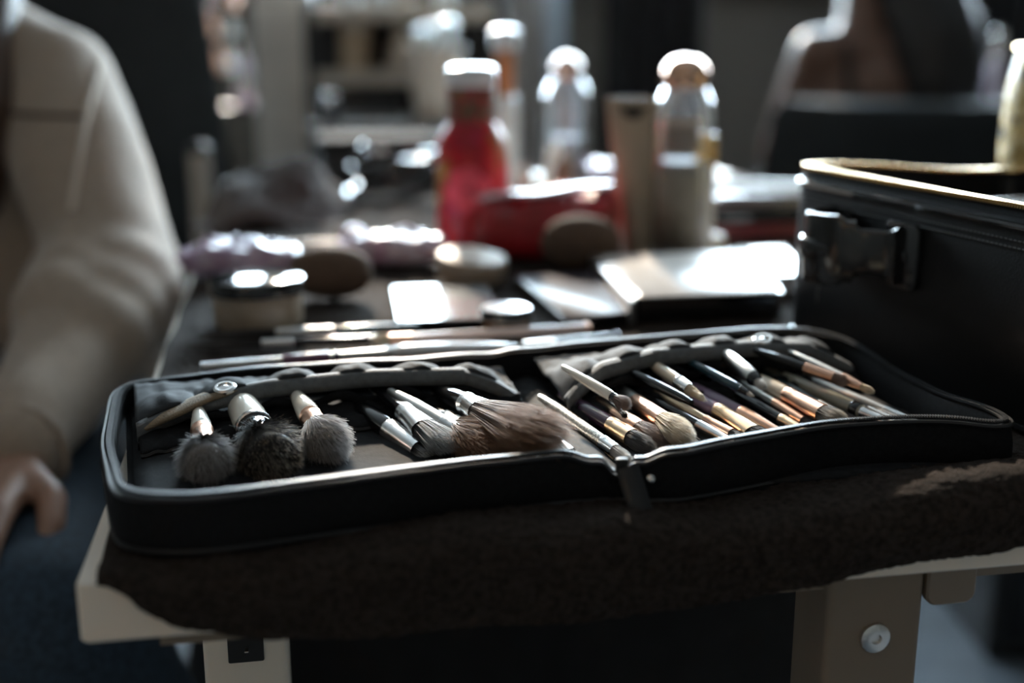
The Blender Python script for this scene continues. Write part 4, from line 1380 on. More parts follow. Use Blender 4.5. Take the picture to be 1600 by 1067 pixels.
# ------------------------------------------------------------------ what stands in the open train case and beside it
b = D(1606, 240, 1.06)
zt = topz(1606, 52, b)
yb = b.copy()
yb.z = TOP + .02
H_ = (b.z + zt) - yb.z
m_yel = mat_check('yellow_flower_print', [(.03, .05, .03), (.08, .07, .03), (.50, .34, .08), (.74, .62, .34), (.80, .74, .55)], 60, .45, .2, .5)
ycup = thing('patterned_holder', 'yellow and cream patterned holder standing behind the train case', 'holder', V3((yb.x + .022, yb.y + .02, TOP + TWZ)))
yb = V3((yb.x + .022, yb.y + .02, TOP + TWZ))
MB().lathe(yb, EZ, [(0, .028), (.002, .032), (H_ * .25, .034), (H_ * .6, .037), (H_ * .8, .036), (H_ * .95, .031), (H_, .028), (H_, .025), (H_ * .6, .032), (.006, .028), (.006, 0)], seg=36).build('body', m_yel, ycup)
MB().tube([yb + V3((.0295 * math.cos(2 * math.pi * k / 28), .0295 * math.sin(2 * math.pi * k / 28), H_)) for k in range(28)], .003, seg=8, closed=True).build('rim', m_brass, ycup)
# compacts stored upright inside the train case
for i, a_ in enumerate((.07, .10, .13, .16, .19, .22)):
    o = tag(MB().slab(VP(a_, .11, .062), (.012, .11, .092 + .004 * (i % 3)), (G1, G2, EZ), rad=.008, bev=.0015).build('stored_compact', mat('grey_compact', (.10, .10, .105), .25, coat=.3)), 'grey compact standing on edge inside the train case, ' + ('nearest its left corner', 'second from its left corner', 'third from its left corner', 'fourth from its left corner', 'fifth from its left corner', 'nearest the camera')[i], 'compact', 'compacts inside the train case')

# ------------------------------------------------------------------ people
m_skin = mat('skin', (.30, .165, .112), .5, var=.06, vscale=30, sss=.1)
m_skin2 = mat('warm_brown_skin', (.13, .068, .046), .45, var=.06, vscale=30, sss=.1)
m_shirt = mat('beige_waffle_knit', (.35, .27, .21), .9, var=.06, vscale=120, bump=.5, bscale=420, sheen=.25)
m_jeans = mat('dark_blue_denim', (.022, .040, .062), .85, var=.3, vscale=200, bump=.3, bscale=800)
m_hair = mat('brown_hair', (.070, .034, .018), .45, var=.4, vscale=60, stretch=(6, 6, .6), bump=.6, bscale=220)
m_hair2 = mat('black_hair', (.010, .008, .008), .45, var=.3, vscale=60, bump=.5, bscale=200)
m_black = mat('black_cotton', (.010, .010, .011), .9, var=.2, bump=.2, bscale=600)
m_chair = mat('black_chair_fabric', (.012, .015, .017), .8, var=.15, bump=.3, bscale=500)

def head(caps, c, fwd, r=.078):
    """skull, jaw, nose, ears, brow as capsules round centre c, looking along fwd"""
    fwd = V3(fwd).normalized()
    sd_ = fwd.cross(EZ).normalized()
    up = EZ
    caps += [(c + up * .035 - fwd * .012, r * 1.08, c + up * .03 + fwd * .015, r * .98),
             (c + up * .0 + fwd * .02, r * .86, c - up * .065 + fwd * .042, r * .48),
             (c - up * .03 + fwd * .0, r * .78, c - up * .055 + fwd * .03, r * .56)]
    caps += [(c + up * .012 + fwd * .086, .008, c - up * .02 + fwd * .098, .011)]
    caps += [(c - up * .05 + fwd * .072 + sd_ * .016, .008, c - up * .05 + fwd * .072 - sd_ * .016, .008)]
    for s in (-1, 1):
        caps += [(c + sd_ * (s * .079) - fwd * .008 + up * .02, .011, c + sd_ * (s * .076) - fwd * .002 - up * .022, .009)]
        caps += [(c + sd_ * (s * .018) + fwd * .080 + up * .034, .008, c + sd_ * (s * .046) + fwd * .066 + up * .034, .007)]
    return caps

def face_bits(parent, c, fwd):
    fwd = V3(fwd).normalized()
    sd_ = fwd.cross(EZ).normalized()
    for s in (-1, 1):
        e = MB().ell(c + sd_ * (s * .031) + fwd * .0715 + EZ * .016, (.0115, .0100, .0070), seg=14, rg=10).build('eye', mat('eye_white', (.75, .72, .70), .15), parent)
        MB().ell(c + sd_ * (s * .031) + fwd * .0792 + EZ * .016, (.0048, .0036, .0048), seg=12, rg=8).build('iris', mat('iris_brown', (.05, .025, .012), .1), e)
    MB().tube([c + fwd * .083 - EZ * .049 + sd_ * x - fwd * (abs(x) * .35) for x in (-.022, -.012, 0, .012, .022)], [.002, .0045, .005, .0045, .002], seg=8).build('lips', mat('lips', (.42, .14, .12), .4), parent)

def hand(caps, wrist, fdir, up, thumb_side, curl=.35, sc=1.0):
    """palm, four bent fingers of unequal length and a thumb from the side of the palm"""
    fdir, up = V3(fdir).normalized(), V3(up).normalized()
    sd_ = fdir.cross(up).normalized() * thumb_side
    pc = wrist + fdir * (.055 * sc)
    for k in (-.028, -.0095, .0095, .028):
        caps.append((wrist + fdir * .01 + sd_ * (k * .6 * sc), .014 * sc, wrist + fdir * (.085 * sc) + sd_ * (k * 1.1 * sc), .0115 * sc))
    for k, L in ((.0335, .070), (.0115, .079), (-.0110, .074), (-.0330, .058)):
        p0 = wrist + fdir * (.085 * sc) + sd_ * (k * sc)
        d1 = (fdir - up * curl + sd_ * (k * 6)).normalized()
        p1 = p0 + d1 * (L * .45 * sc)
        d2 = (fdir - up * (curl * 2.6) + sd_ * (k * 5)).normalized()
        p2 = p1 + d2 * (L * .32 * sc)
        d3 = (fdir - up * (curl * 4) + sd_ * (k * 4)).normalized()
        p3 = p2 + d3 * (L * .23 * sc)
        caps += [(p0, .0094 * sc, p1, .0086 * sc), (p1, .0086 * sc, p2, .0078 * sc), (p2, .0078 * sc, p3, .0066 * sc)]
    t0 = wrist + fdir * (.025 * sc) + sd_ * (.022 * sc)
    t1 = t0 + (fdir * .6 + sd_ * .75 - up * .2).normalized() * (.04 * sc)
    t2 = t1 + (fdir * .9 + sd_ * .35 - up * .3).normalized() * (.03 * sc)
    t3 = t2 + (fdir + sd_ * .1 - up * .35).normalized() * (.022 * sc)
    caps += [(t0, .014 * sc, t1, .0115 * sc), (t1, .0115 * sc, t2, .010 * sc), (t2, .010 * sc, t3, .008 * sc)]
    return caps

# seated person at the left of the table, facing the camera
SH, EL, WR = V3((-.500, 1.350, .905)), V3((-.394, 1.185, .735)), V3((-.392, .905, .635))
SH2, EL2, WR2 = V3((-.770, 1.37, .905)), V3((-.845, 1.26, .70)), V3((-.66, 1.04, .665))
HIP, KN, AN = V3((-.535, 1.38, .545)), V3((-.335, .80, .540)), V3((-.19, .88, .09))
HIP2, KN2, AN2 = V3((-.70, 1.38, .545)), V3((-.80, .90, .545)), V3((-.80, .95, .09))
HC = V3((-.645, 1.335, 1.150))
NB = V3((-.637, 1.385, .985))
pz = thing('person', 'seated person in a beige long-sleeved shirt and dark jeans, one hand on the thigh', 'person', V3((-.6, 1.2, 0)))
caps = []
head(caps, HC, (.1, -1, -.08))
caps += [(NB - EZ * .04, .062, HC - EZ * .04 + EY * .03, .052)]
PEL, CH = V3((-.617, 1.42, .57)), V3((-.635, 1.41, .86))
caps += [(PEL, .125, CH, .115), (PEL + EX * .06, .11, CH + EX * .07, .09), (PEL - EX * .06, .11, CH - EX * .07, .09)]
caps += [(CH + EZ * .07, .08, SH, .052), (CH + EZ * .07, .08, SH2, .052)]
for s_, e_, w_ in ((SH, EL, WR), (SH2, EL2, WR2)):
    caps += [(s_, .05, e_, .038), (e_, .039, w_, .026)]
for h_, k_, a_ in ((HIP, KN, AN), (HIP2, KN2, AN2)):
    caps += [(h_, .085, k_, .058), (k_, .058, k_.lerp(a_, .35) + EY * .01, .055), (k_.lerp(a_, .35) + EY * .01, .055, a_, .036), (a_ - EZ * .045, .036, a_ + V3((0, -.13, -.055)), .030)]
hand(caps, WR, V3((-.10, -1, -.16)), V3((-.1, -.15, 1)), -1, .16)
hand(caps, WR2, V3((.35, -.9, -.28)), V3((.0, -.2, 1)), 1, .16)
blob('body', caps, .0036, m_skin, pz, smooth=4)
face_bits(pz, HC, (.1, -1, -.08))
# shirt: dropped shoulders, loose sleeves, cuffs
sc_ = [(PEL - EZ * .02, .145, CH, .135), (PEL + EX * .07 - EZ * .02, .125, CH + EX * .08, .112), (PEL - EX * .07 - EZ * .02, .125, CH - EX * .08, .112),
       (CH + EZ * .075, .088, SH, .068), (CH + EZ * .075, .088, SH2, .068), (NB - EZ * .06, .085, NB - EZ * .035, .073)]
for s_, e_, w_ in ((SH, EL, WR), (SH2, EL2, WR2)):
    m_ = e_.lerp(w_, .45) - EZ * .012
    sc_ += [(s_, .070, s_.lerp(e_, .55), .068), (s_.lerp(e_, .55), .068, e_, .064), (e_, .064, m_, .056), (m_, .056, w_ + (e_ - w_).normalized() * .045, .041), (w_ + (e_ - w_).normalized() * .05, .038, w_ + (e_ - w_).normalized() * .012, .037)]
    # folds at the elbow
    for q, rr in ((.12, .066), (.26, .061), (.40, .058)):
        c_ = e_.lerp(w_, q)
        sc_.append((c_ + V3((.012, 0, -.006)), rr * .96, c_ + V3((-.014, .02, .012)), rr * .9))
shirt = blob('shirt', sc_, .007, m_shirt, pz, smooth=5)
# knit folds
me = shirt.data
o_ = ORG[pz.name]
def displace(ob, fn):
    me_ = ob.data
    cos = [v_.co.copy() for v_ in me_.vertices]
    nos = [v_.normal.copy() for v_ in me_.vertices]
    new = [c_ + n_ * fn(c_ + o_) for c_, n_ in zip(cos, nos)]
    me_.vertices.foreach_set('co', [x for c_ in new for x in c_])
    me_.update()
displace(shirt, lambda p: .006 * (fz(p.x * 7, p.y * 7, p.z * 5 + 3) + .5 * fz(p.x * 16, p.y * 16, p.z * 11)))
bv = BVHTree.FromPolygons([v_.co + o_ for v_ in me.vertices], [p_.vertices[:] for p_ in me.polygons])
def seam(pxs, r, m, name):
    pts = []
    for x, y in pxs:
        d_ = ray(x, y).normalized()
        loc, nn, _, _ = bv.ray_cast(CAMP, d_)
        if loc is not None:
            pts.append(loc + nn * (r * .2))
    if len(pts) > 3:
        MB().tube(catmull(pts, 3), r, seg=6).build(name, m, pz)
m_seam = mat('beige_seam', (.60, .52, .44), .9)
seam([(163, 60 + 0), (156, 95), (149, 130), (140, 165), (132, 200), (126, 240), (118, 290), (112, 330)], .0032, m_seam, 'sleeve_seam')
seam([(2, 176), (30, 178), (60, 180), (90, 181), (118, 182), (128, 181)], .0026, mat('brown_cord', (.09, .055, .04), .8), 'chest_cord')
cw = WR + (EL - WR).normalized() * .008
MB().tube([cw + V3((.0385 * math.cos(a2), 0, .0385 * math.sin(a2))) for a2 in [2 * math.pi * k / 24 for k in range(24)]], .0035, seg=8, closed=True).build('cuff_edge', m_shirt, pz)
jn = [(PEL - EZ * .03, .142, PEL + EZ * .03, .135), (PEL + EX * .07 - EZ * .03, .12, HIP, .105), (PEL - EX * .07 - EZ * .03, .12, HIP2, .105)]
for h_, k_, a_ in ((HIP, KN, AN), (HIP2, KN2, AN2)):
    jn += [(h_, .100, k_, .074), (k_, .074, k_.lerp(a_, .4) + EY * .01, .068), (k_.lerp(a_, .4) + EY * .01, .068, a_ + EZ * .01, .058)]
jo = blob('jeans', jn, .009, m_jeans, pz, smooth=5)
displace(jo, lambda p: .004 * fz(p.x * 12, p.y * 12, p.z * 12))
hr = [(HC + EZ * .045 + EY * .022, .094, HC + EZ * .02 + EY * .045, .090), (HC + EY * .05, .085, NB + EY * .06, .075), (NB + EY * .06, .075, NB + V3((0, .07, -.18)), .06)]
for s_ in (-1, 1):
    hr += [(HC + V3((s_ * .070, .03, .04)), .042, HC + V3((s_ * .082, .02, -.08)), .035), (HC + V3((s_ * .082, .02, -.08)), .035, NB + V3((s_ * .085, -.055, -.02)), .032),
           (NB + V3((s_ * .085, -.055, -.02)), .032, NB + V3((s_ * .105, -.115, -.10)), .028), (NB + V3((s_ * .105, -.115, -.10)), .028, NB + V3((s_ * .10, -.135, -.20)), .012)]
hb = blob('hair', hr, .008, m_hair, pz, smooth=4)
for s_ in (-1, 1):
    tag_ = MB()
    p = AN if s_ == 1 else AN2
    tag_.slab(p + V3((0, -.055, -.07)), (.085, .26, .04), rad=.04, bev=.012)
    tag_.ell(p + V3((0, -.085, -.045)), (.042, .085, .042))
    tag_.build('shoe', m_dark, pz)

def simple_chair(name, label, c, rot, seat_z, back_h, m, back_w=.46, metal=m_dark, back_tilt=.12, taper=.30):
    axs = (V3((math.cos(rot), math.sin(rot), 0)), V3((-math.sin(rot), math.cos(rot), 0)), EZ)
    o = thing(name, label, 'chair', V3((c[0], c[1], 0)))
    p = lambda x, y, z: V3((c[0], c[1], 0)) + axs[0] * x + axs[1] * y + EZ * z
    MB().slab(p(0, 0, seat_z - .03), (.44, .44, .06), axs, rad=.07, bev=.02).build('seat', m, o)
    tl = (axs[1] * math.sin(back_tilt) + EZ * math.cos(back_tilt))
    bn = (axs[1] * math.cos(back_tilt) - EZ * math.sin(back_tilt))
    rows = []
    bc = p(0, .245, seat_z + .06)
    rings = []
    for q in [i / 14 for i in range(15)]:
        w = back_w / 2 * (1 - taper * q) * (1 if .05 < q < .95 else .93)
        t = .035 if .04 < q < .96 else .02
        rings.append([bc + tl * (back_h * q) + axs[0] * (w * math.cos(an)) * (1 if True else 0) + bn * (t * math.sin(an) + .03 * math.cos(an) ** 2 * -1) for an in [2 * math.pi * k / 28 for k in range(28)]])
    MB().rings(rings).build('backrest', m, o)
    MB().tube([p(0, .17, seat_z - .06), p(0, .25, seat_z - .04), p(0, .275, seat_z + .10)], .018, seg=10).build('back_bar', metal, o)
    MB().lathe(p(0, 0, .09), EZ, [(0, .03), (seat_z - .16, .026), (seat_z - .155, .05), (seat_z - .15, .12)], seg=20).build('column', metal, o)
    for k in range(5):
        a2 = rot + 2 * math.pi * k / 5 + .3
        e = V3((c[0] + .27 * math.cos(a2), c[1] + .27 * math.sin(a2), .065))
        lg = MB().tube([p(0, 0, .10), p(0, 0, .10).lerp(e, .5) + EZ * .008, e], [.024, .019, .014], seg=8).build('leg', metal, o)
        MB().lathe(e + V3((-.012, 0, -.038)), EX, [(0, .022), (.002, .027), (.022, .027), (.024, .022)], seg=16).build('castor', m_dark, lg)
    return o
# the person's stool and the black chair behind
st_ = thing('stool', 'round black stool under the person in the beige shirt', 'stool', V3((-.617, 1.43, 0)))
MB().lathe((-.617, 1.43, .355), EZ, [(0, .16), (.01, .18), (.045, .185), (.062, .17), (.068, .12), (.068, 0)], seg=32).build('seat', m_chair, st_)
for k in range(4):
    a2 = math.pi / 4 + k * math.pi / 2
    MB().tube([V3((-.617 + .13 * math.cos(a2), 1.43 + .13 * math.sin(a2), .358)), V3((-.617 + .19 * math.cos(a2), 1.43 + .19 * math.sin(a2), 0))], .012, seg=8).build('leg', m_dark, st_)
MB().tube([V3((-.617 + .172 * math.cos(2 * math.pi * k / 28), 1.43 + .172 * math.sin(2 * math.pi * k / 28), .12)) for k in range(28)], .007, seg=6, closed=True).build('foot_ring', m_dark, st_)
simple_chair('office_chair', 'tall black padded chair behind the person in the beige shirt', (-.79, 2.25), math.pi + .25, .48, .85, m_chair, back_w=.56)

# woman seated in the background, back to the camera, in a black strapless top
WB = V3((.80, 2.72, 0))
pw_ = thing('person', 'bare-shouldered person in a black top seated in the background, dark hair pinned up', 'person', WB)
WS, WS2 = V3((.655, 2.70, .920)), V3((.965, 2.70, .920))
WHC = V3((.77, 2.76, 1.145))
WN = V3((.76, 2.72, 1.0))
WP, WC = V3((.80, 2.72, .56)), V3((.80, 2.72, .84))
caps = []
head(caps, WHC, (.2, 1, -.05))
caps += [(WN - EZ * .04, .058, WHC - EZ * .03, .048), (WP, .12, WC, .105), (WP + EX * .06, .10, WC + EX * .07, .082), (WP - EX * .06, .10, WC - EX * .07, .082),
         (WC + EZ * .07, .075, WS, .050), (WC + EZ * .07, .075, WS2, .050)]
for s_, e_, w_ in ((WS, V3((.60, 2.80, .69)), V3((.70, 3.00, .64))), (WS2, V3((1.02, 2.80, .69)), V3((.90, 3.00, .64)))):
    caps += [(s_, .050, e_, .036), (e_, .037, w_, .026)]
    hand(caps, w_, V3((.0, 1, -.15)), V3((0, .1, 1)), 1 if s_.x < .8 else -1, .15)
for x in (-1, 1):
    h_, k_, a_ = WP + V3((x * .08, .02, -.02)), WP + V3((x * .13, .46, -.01)), WP + V3((x * .13, .44, -.47))
    caps += [(h_, .085, k_, .058), (k_, .058, a_, .036), (a_ - EZ * .045, .034, a_ + V3((0, .13, -.052)), .028)]
blob('body', caps, .0065, m_skin2, pw_, smooth=4)
face_bits(pw_, WHC, (.2, 1, -.05))
tp = [(WP, .135, WC - EZ * .085, .122), (WP + EX * .06, .115, WC + EX * .07 - EZ * .085, .100), (WP - EX * .06, .115, WC - EX * .07 - EZ * .085, .100)]
blob('black_top', tp, .010, m_black, pw_, smooth=4)
tr = []
for x in (-1, 1):
    h_, k_, a_ = WP + V3((x * .08, .02, -.02)), WP + V3((x * .13, .46, -.01)), WP + V3((x * .13, .44, -.47))
    tr += [(WP, .135, h_, .105), (h_, .10, k_, .072), (k_, .072, a_, .055)]
blob('trousers', tr, .012, m_black, pw_, smooth=4)
for x in (-1, 1):
    q = catmull([V3((.80 + x * .085, 2.615, .80)), V3((.80 + x * .09, 2.628, .89)), V3((.80 + x * .092, 2.69, .972)), V3((.80 + x * .085, 2.77, .955))], 6)
    MB().tube(q, 1.0, seg=6, flat=(.008, .003), up=EY).build('strap', m_black, pw_)
hh_ = [(WHC + V3((0, -.02, .04)), .094, WHC + V3((.0, -.035, .0)), .088), (WHC + V3((.0, -.085, .06)), .058, WHC + V3((.02, -.10, .03)), .055), (WHC + V3((.04, -.06, -.04)), .06, WHC + V3((.12, -.085, -.20)), .05), (WHC + V3((.12, -.085, -.20)), .05, WHC + V3((.16, -.10, -.36)), .03),
       (WHC + V3((.06, -.03, .0)), .085, WHC + V3((.13, -.09, -.20)), .10), (WHC + V3((.13, -.09, -.20)), .10, WHC + V3((.16, -.10, -.40)), .085)]
blob('hair', hh_, .010, m_hair2, pw_, smooth=4)
simple_chair('swivel_chair', 'black swivel chair under the person with bare shoulders', (WB.x + .02, WB.y), math.pi, .455, .32, m_chair, back_w=.66, back_tilt=.2, taper=.08)

# ------------------------------------------------------------------ furniture and fittings behind the table
m_post = mat('beige_painted_post', (.60, .53, .46), .6, var=.06, vscale=8)
c = D(452, 200, 2.75)
struct(MB().slab((c.x, c.y, CEIL / 2), (.122, .122, CEIL), rad=.008, bev=.001).build('trim_1', m_post))
# black curtain hanging beside the wall, and the panelled door
def curtain(name, label, px0, px1, y, m, waves, z0=.02, z1=1.13, amp=.03):
    x0, x1 = (px0 - 800) / F_PX * y * 1.0, (px1 - 800) / F_PX * y * 1.0
    rows = []
    for j in range(13):
        z = z0 + (z1 - z0) * j / 12
        rows.append([V3((x0 + (x1 - x0) * i / 60, y + amp * math.sin(i / 60 * waves * 2 * math.pi + .2 * math.sin(j)) * (1 - .3 * j / 12), z)) for i in range(61)])
    return tag(MB().grid(rows).build(name, m, angle=180, solid=.004), label, 'screen')
m_curt = mat('black_curtain_cloth', (.009, .009, .011), .9, bump=.2, bscale=200)
curtain('fabric_screen', 'narrow black cloth screen standing before the grey wall', 940, 1090, 3.6, m_curt, 4)
curtain('fabric_screen', 'wide black cloth screen behind the bare-shouldered person', 1340, 1760, 3.75, m_curt, 9)
curtain('fabric_screen', 'black cloth screen at the far left behind the tall chair', 60, 330, 3.6, m_curt, 6)
curtain('fabric_screen', 'grey cloth screen between the shelf and the narrow black screen', 800, 855, 3.9, mat('grey_sheer', (.25, .235, .23), .8), 2, amp=.02)
curtain('fabric_screen', 'narrow pale blue strip standing for a streak of light between grey and black screens', 856, 880, 3.85, mat('blue_light_streak', (.34, .42, .50), .8), 1, amp=.01)  # a bluish streak of light, put into the colour of a strip
dr = thing('door_1', '', '', V3((.95, WALL_Y - .03, 0)))
for k in ('label', 'category'):
    del dr[k]
dr['kind'] = 'structure'
MB().box((1.02, WALL_Y - .02, .53), (.76, .04, 1.06)).build('door_leaf', mat('dark_door_paint', (.13, .12, .108), .6), dr, smooth=False)
for x in (.86, 1.18):
    MB().slab((x, WALL_Y - .045, .55), (.24, .85, .012), (EX, EZ, EY), rad=.01, bev=.004).build('door_panel', mat('dark_door_paint', (.13, .12, .108)), dr)

# open shelf with boards, boxes and bottles
sy = 2.45
def SX(px, y=sy):
    return (px - 800) / F_PX * (y / .985)
def SZ(py, y=sy):
    d = ray(800, py)
    return CAM_Z + d.z * y / d.y
m_board = mat('beige_shelf_board', (.42, .36, .30), .5, var=.06, vscale=12)
sh = thing('shelf_unit', 'open shelf with beige boards behind the red bottle', 'shelf', V3((SX(600), sy, 0)))
x0, x1 = SX(492), SX(790)
for k, py in enumerate((22, 122, 198)):
    MB().slab(((x0 + x1) / 2, sy + .12, SZ(py)), (x1 - x0, .30, .026 if py != 198 else .016), rad=.004, bev=.002).build('shelf_board', m_board, sh)
for zz_ in (.12, .45):
    MB().slab(((x0 + x1) / 2, sy + .12, zz_), (x1 - x0, .30, .022), rad=.004, bev=.002).build('shelf_board', m_board, sh)
for x in (x0 + .012, x1 - .012):
    for y in (sy - .02, sy + .26):
        MB().slab((x, y, .515), (.022, .022, 1.03), rad=.003, bev=.001).build('post', m_dark, sh)
MB().box(((x0 + x1) / 2, sy + .275, .51), (x1 - x0 - .04, .006, 1.0)).build('back_panel', m_dark, sh, smooth=False)
z1_, z2_, z3_ = SZ(122) + .0135, SZ(198) + .0085, SZ(22) + .0135
def box_thing(name, label, cat, px0, px1, zb, h, dep, m, mlid, y=sy + .02):
    xa, xb = SX(px0), SX(px1)
    o = thing(name, label, cat, V3(((xa + xb) / 2, y + dep / 2, zb)))
    MB().slab(((xa + xb) / 2, y + dep / 2, zb + h * .42), (xb - xa, dep, h * .84), rad=.006, bev=.002).build('box', m, o)
    MB().slab(((xa + xb) / 2, y + dep / 2, zb + h * .92), ((xb - xa) * 1.02, dep * 1.02, h * .16), rad=.006, bev=.002).build('lid', mlid, o)
    return o
box_thing('storage_box', 'black box at the left end of the upper shelf', 'box', 500, 536, z1_, .085, .16, m_dark, m_gloss)
box_thing('storage_box', 'beige upright box next to the black box on the shelf', 'box', 541, 578, z1_, .092, .14, mat('kraft_card', (.42, .32, .22), .7), m_board)
box_thing('storage_box', 'flat dark box on the lower shelf board', 'box', 506, 632, z2_, .055, .16, mat('charcoal_card', (.035, .035, .04), .5), m_gloss)
def pot(name, label, cat, px, zb, h, r, m, mc, y=sy + .06, cap_h=.3, neck=.6):
    b_ = V3((SX(px, y), y, zb))
    o = thing(name, label, cat, b_)
    MB().lathe(b_, EZ, [(0, r * .9), (.002, r), (h * (1 - cap_h) * .85, r), (h * (1 - cap_h), r * neck)], seg=24).build('body', m, o)
    MB().lathe(b_ + EZ * (h * (1 - cap_h)), EZ, [(0, r * neck), (.001, r * neck * 1.1), (h * cap_h * .9, r * neck * 1.08), (h * cap_h, r * neck * .9), (h * cap_h, 0)], seg=24).build('cap', mc, o)
    return o
def cone_cup(px, zb, label):
    b_ = V3((SX(px, sy + .05), sy + .05, zb))
    return tag(MB().lathe(b_, EZ, [(0, .03), (.001, .034), (.08, .014), (.09, .006), (.09, 0)], seg=24).build('cone_dispenser', mat('beige_plastic', (.45, .37, .30)), org=b_), label, 'dispenser')
cone_cup(634, z1_, 'beige cone-shaped dispenser standing on the shelf')
m_wgl = mat('white_gloss_plastic', (.8, .82, .84))
# white bucket-shaped cup on the near side with glossy caps above it
b_ = V3((SX(682, 2.2), 2.2, SZ(196, 2.2)))
cart = thing('trolley', 'black trolley with a pale top rim behind the coiled lead', 'trolley', V3((SX(608, 2.15), 2.2, 0)))
xa, xb = SX(500, 2.15), SX(742, 2.15)
zt_ = SZ(200, 2.15)
MB().slab(((xa + xb) / 2, 2.24, zt_ - .15), (xb - xa, .26, .30), rad=.012, bev=.004).build('body', m_dark, cart)
MB().slab(((xa + xb) / 2, 2.24, zt_ + .004), (xb - xa + .012, .275, .010), rad=.012, bev=.003).build('top', mat('dark_grey_top', (.12, .11, .10), .4), cart)
for x in (xa + .02, xb - .02):
    for y in (2.13, 2.35):
        lg = MB().tube([V3((x, y, zt_ - .29)), V3((x, y, .05))], .010, seg=8).build('leg', m_dark, cart)
        MB().lathe((x - .01, y, .026), EX, [(0, .022), (.002, .026), (.018, .026), (.02, .022)], seg=16).build('castor', m_dark, lg)
zt_ += .0095
b_ = V3((SX(684, 2.2), 2.2, zt_))
cup = thing('bucket_cup', 'off-white tapered bucket on the trolley behind the red bottle', 'bucket', b_)
MB().lathe(b_, EZ, [(0, .030), (.002, .034), (.11, .050), (.125, .0525), (.125, .050), (.11, .047), (.004, .031), (.004, 0)], seg=32).build('body', mat('off_white_plastic', (.52, .46, .40), .4), cup)
MB().tube([b_ + V3((.052 * math.cos(2 * math.pi * k / 28), .052 * math.sin(2 * math.pi * k / 28), .125)) for k in range(28)], .003, seg=6, closed=True).build('rim', mat('off_white_plastic', (.52, .46, .40)), cup)
for i, (px, h, lab_) in enumerate(((664, .165, 'pale bottle with round cap left of three in the bucket'), (690, .175, 'pale bottle with round cap in the middle of the bucket'), (706, .185, 'pale bottle with round cap right of three in the bucket'))):
    bb = V3((SX(px, 2.2), 2.2 + (.012 if i == 1 else -.006), zt_ + .006))
    o = thing('slim_bottle', lab_, 'bottle', bb, 'bottles in the bucket')
    MB().lathe(bb, EZ, [(0, .011), (.002, .0125), (h * .7, .0125), (h * .76, .008)], seg=18).build('body', m_pale, o)
    MB().ell(bb + EZ * (h * .76 + .014), (.016, .016, .016), seg=18).build('cap', mat('chrome_blue_cap', (.75, .84, .88), .15, metal=.5), o)
tag(MB().ell(V3((SX(745, 2.3), 2.3, zt_ + .012)), (.03, .05, .012)).build('soap_bar', m_wgl), 'small white bar on the trolley top behind the slim bottle', 'soap')
pot('lotion_pot', 'small pot with a chrome lid on the trolley edge', 'pot', 524, zt_, .05, .016, m_dark, m_chrome, y=2.16)
# upper shelf items seen along the top edge of the picture
for i, (px, h, r, m1, m2, lab_) in enumerate(((560, .07, .020, m_pale, m_chrome, 'pale jar with chrome lid at the left of the top shelf'), (606, .08, .022, m_pale, m_chrome, 'pale bottle with chrome lid in the middle of the top shelf'),
        (640, .06, .018, m_milk, m_rose, 'milky bottle with rose lid on the top shelf'), (700, .09, .020, m_pale, m_chrome, 'tall pale bottle with chrome lid on the top shelf'))):
    pot('shelf_bottle', lab_, 'bottle', px, z3_, h, r, m1, m2)
# a rack of small glossy bottles, left of the post
ry = 3.1
rk = thing('wall_rack', 'dark stepped rack of small glossy bottles behind the black chair', 'rack', V3((SX(360, ry), ry + .1, 0)))
for x in (SX(292, ry), SX(420, ry)):
    MB().slab((x, ry + .1, .54), (.02, .05, 1.08), rad=.003, bev=.001).build('post', m_dark, rk)
levels = (172, 118, 62, 20)
for i, py in enumerate(levels):
    MB().slab(((SX(292, ry) + SX(420, ry)) / 2, ry + .08, SZ(py, ry)), (SX(420, ry) - SX(292, ry), .10, .012), rad=.002, bev=.001).build('shelf_board', m_dark, rk)
rcol = [('lilac', m_lilac, m_chrome), ('pink', mat('pink_gloss', (.55, .30, .36), .2, coat=.4), m_chrome), ('copper', m_rose, m_rose), ('pale blue', mat('pale_blue_cap', (.66, .76, .80)), m_chrome)]
for i, (lv, px) in enumerate(((0, 378), (0, 392), (1, 352), (1, 368), (1, 388), (2, 326), (2, 345), (2, 374), (3, 308), (3, 330), (3, 380))):
    nm, mm, mc = rcol[i % 4]
    lvl = ('lowest', 'second', 'third', 'top')[lv]
    b_ = V3((SX(px, ry), ry + .06, SZ(levels[lv], ry) + .0065))
    o = thing('nail_polish', '%s bottle %s on the %s step of the dark rack' % (nm, ('at the left', 'in the middle', 'at the right')[min(2, [q for q in (370, 385) if px > q].__len__())], lvl), 'bottle', b_, 'bottles on the dark rack')
    MB().lathe(b_, EZ, [(0, .013), (.002, .0145), (.028, .0145), (.034, .008)], seg=16).build('body', mm, o)
    MB().lathe(b_ + EZ * .034, EZ, [(0, .008), (.03, .0065), (.032, .004), (.032, 0)], seg=14).build('cap', mc, o)
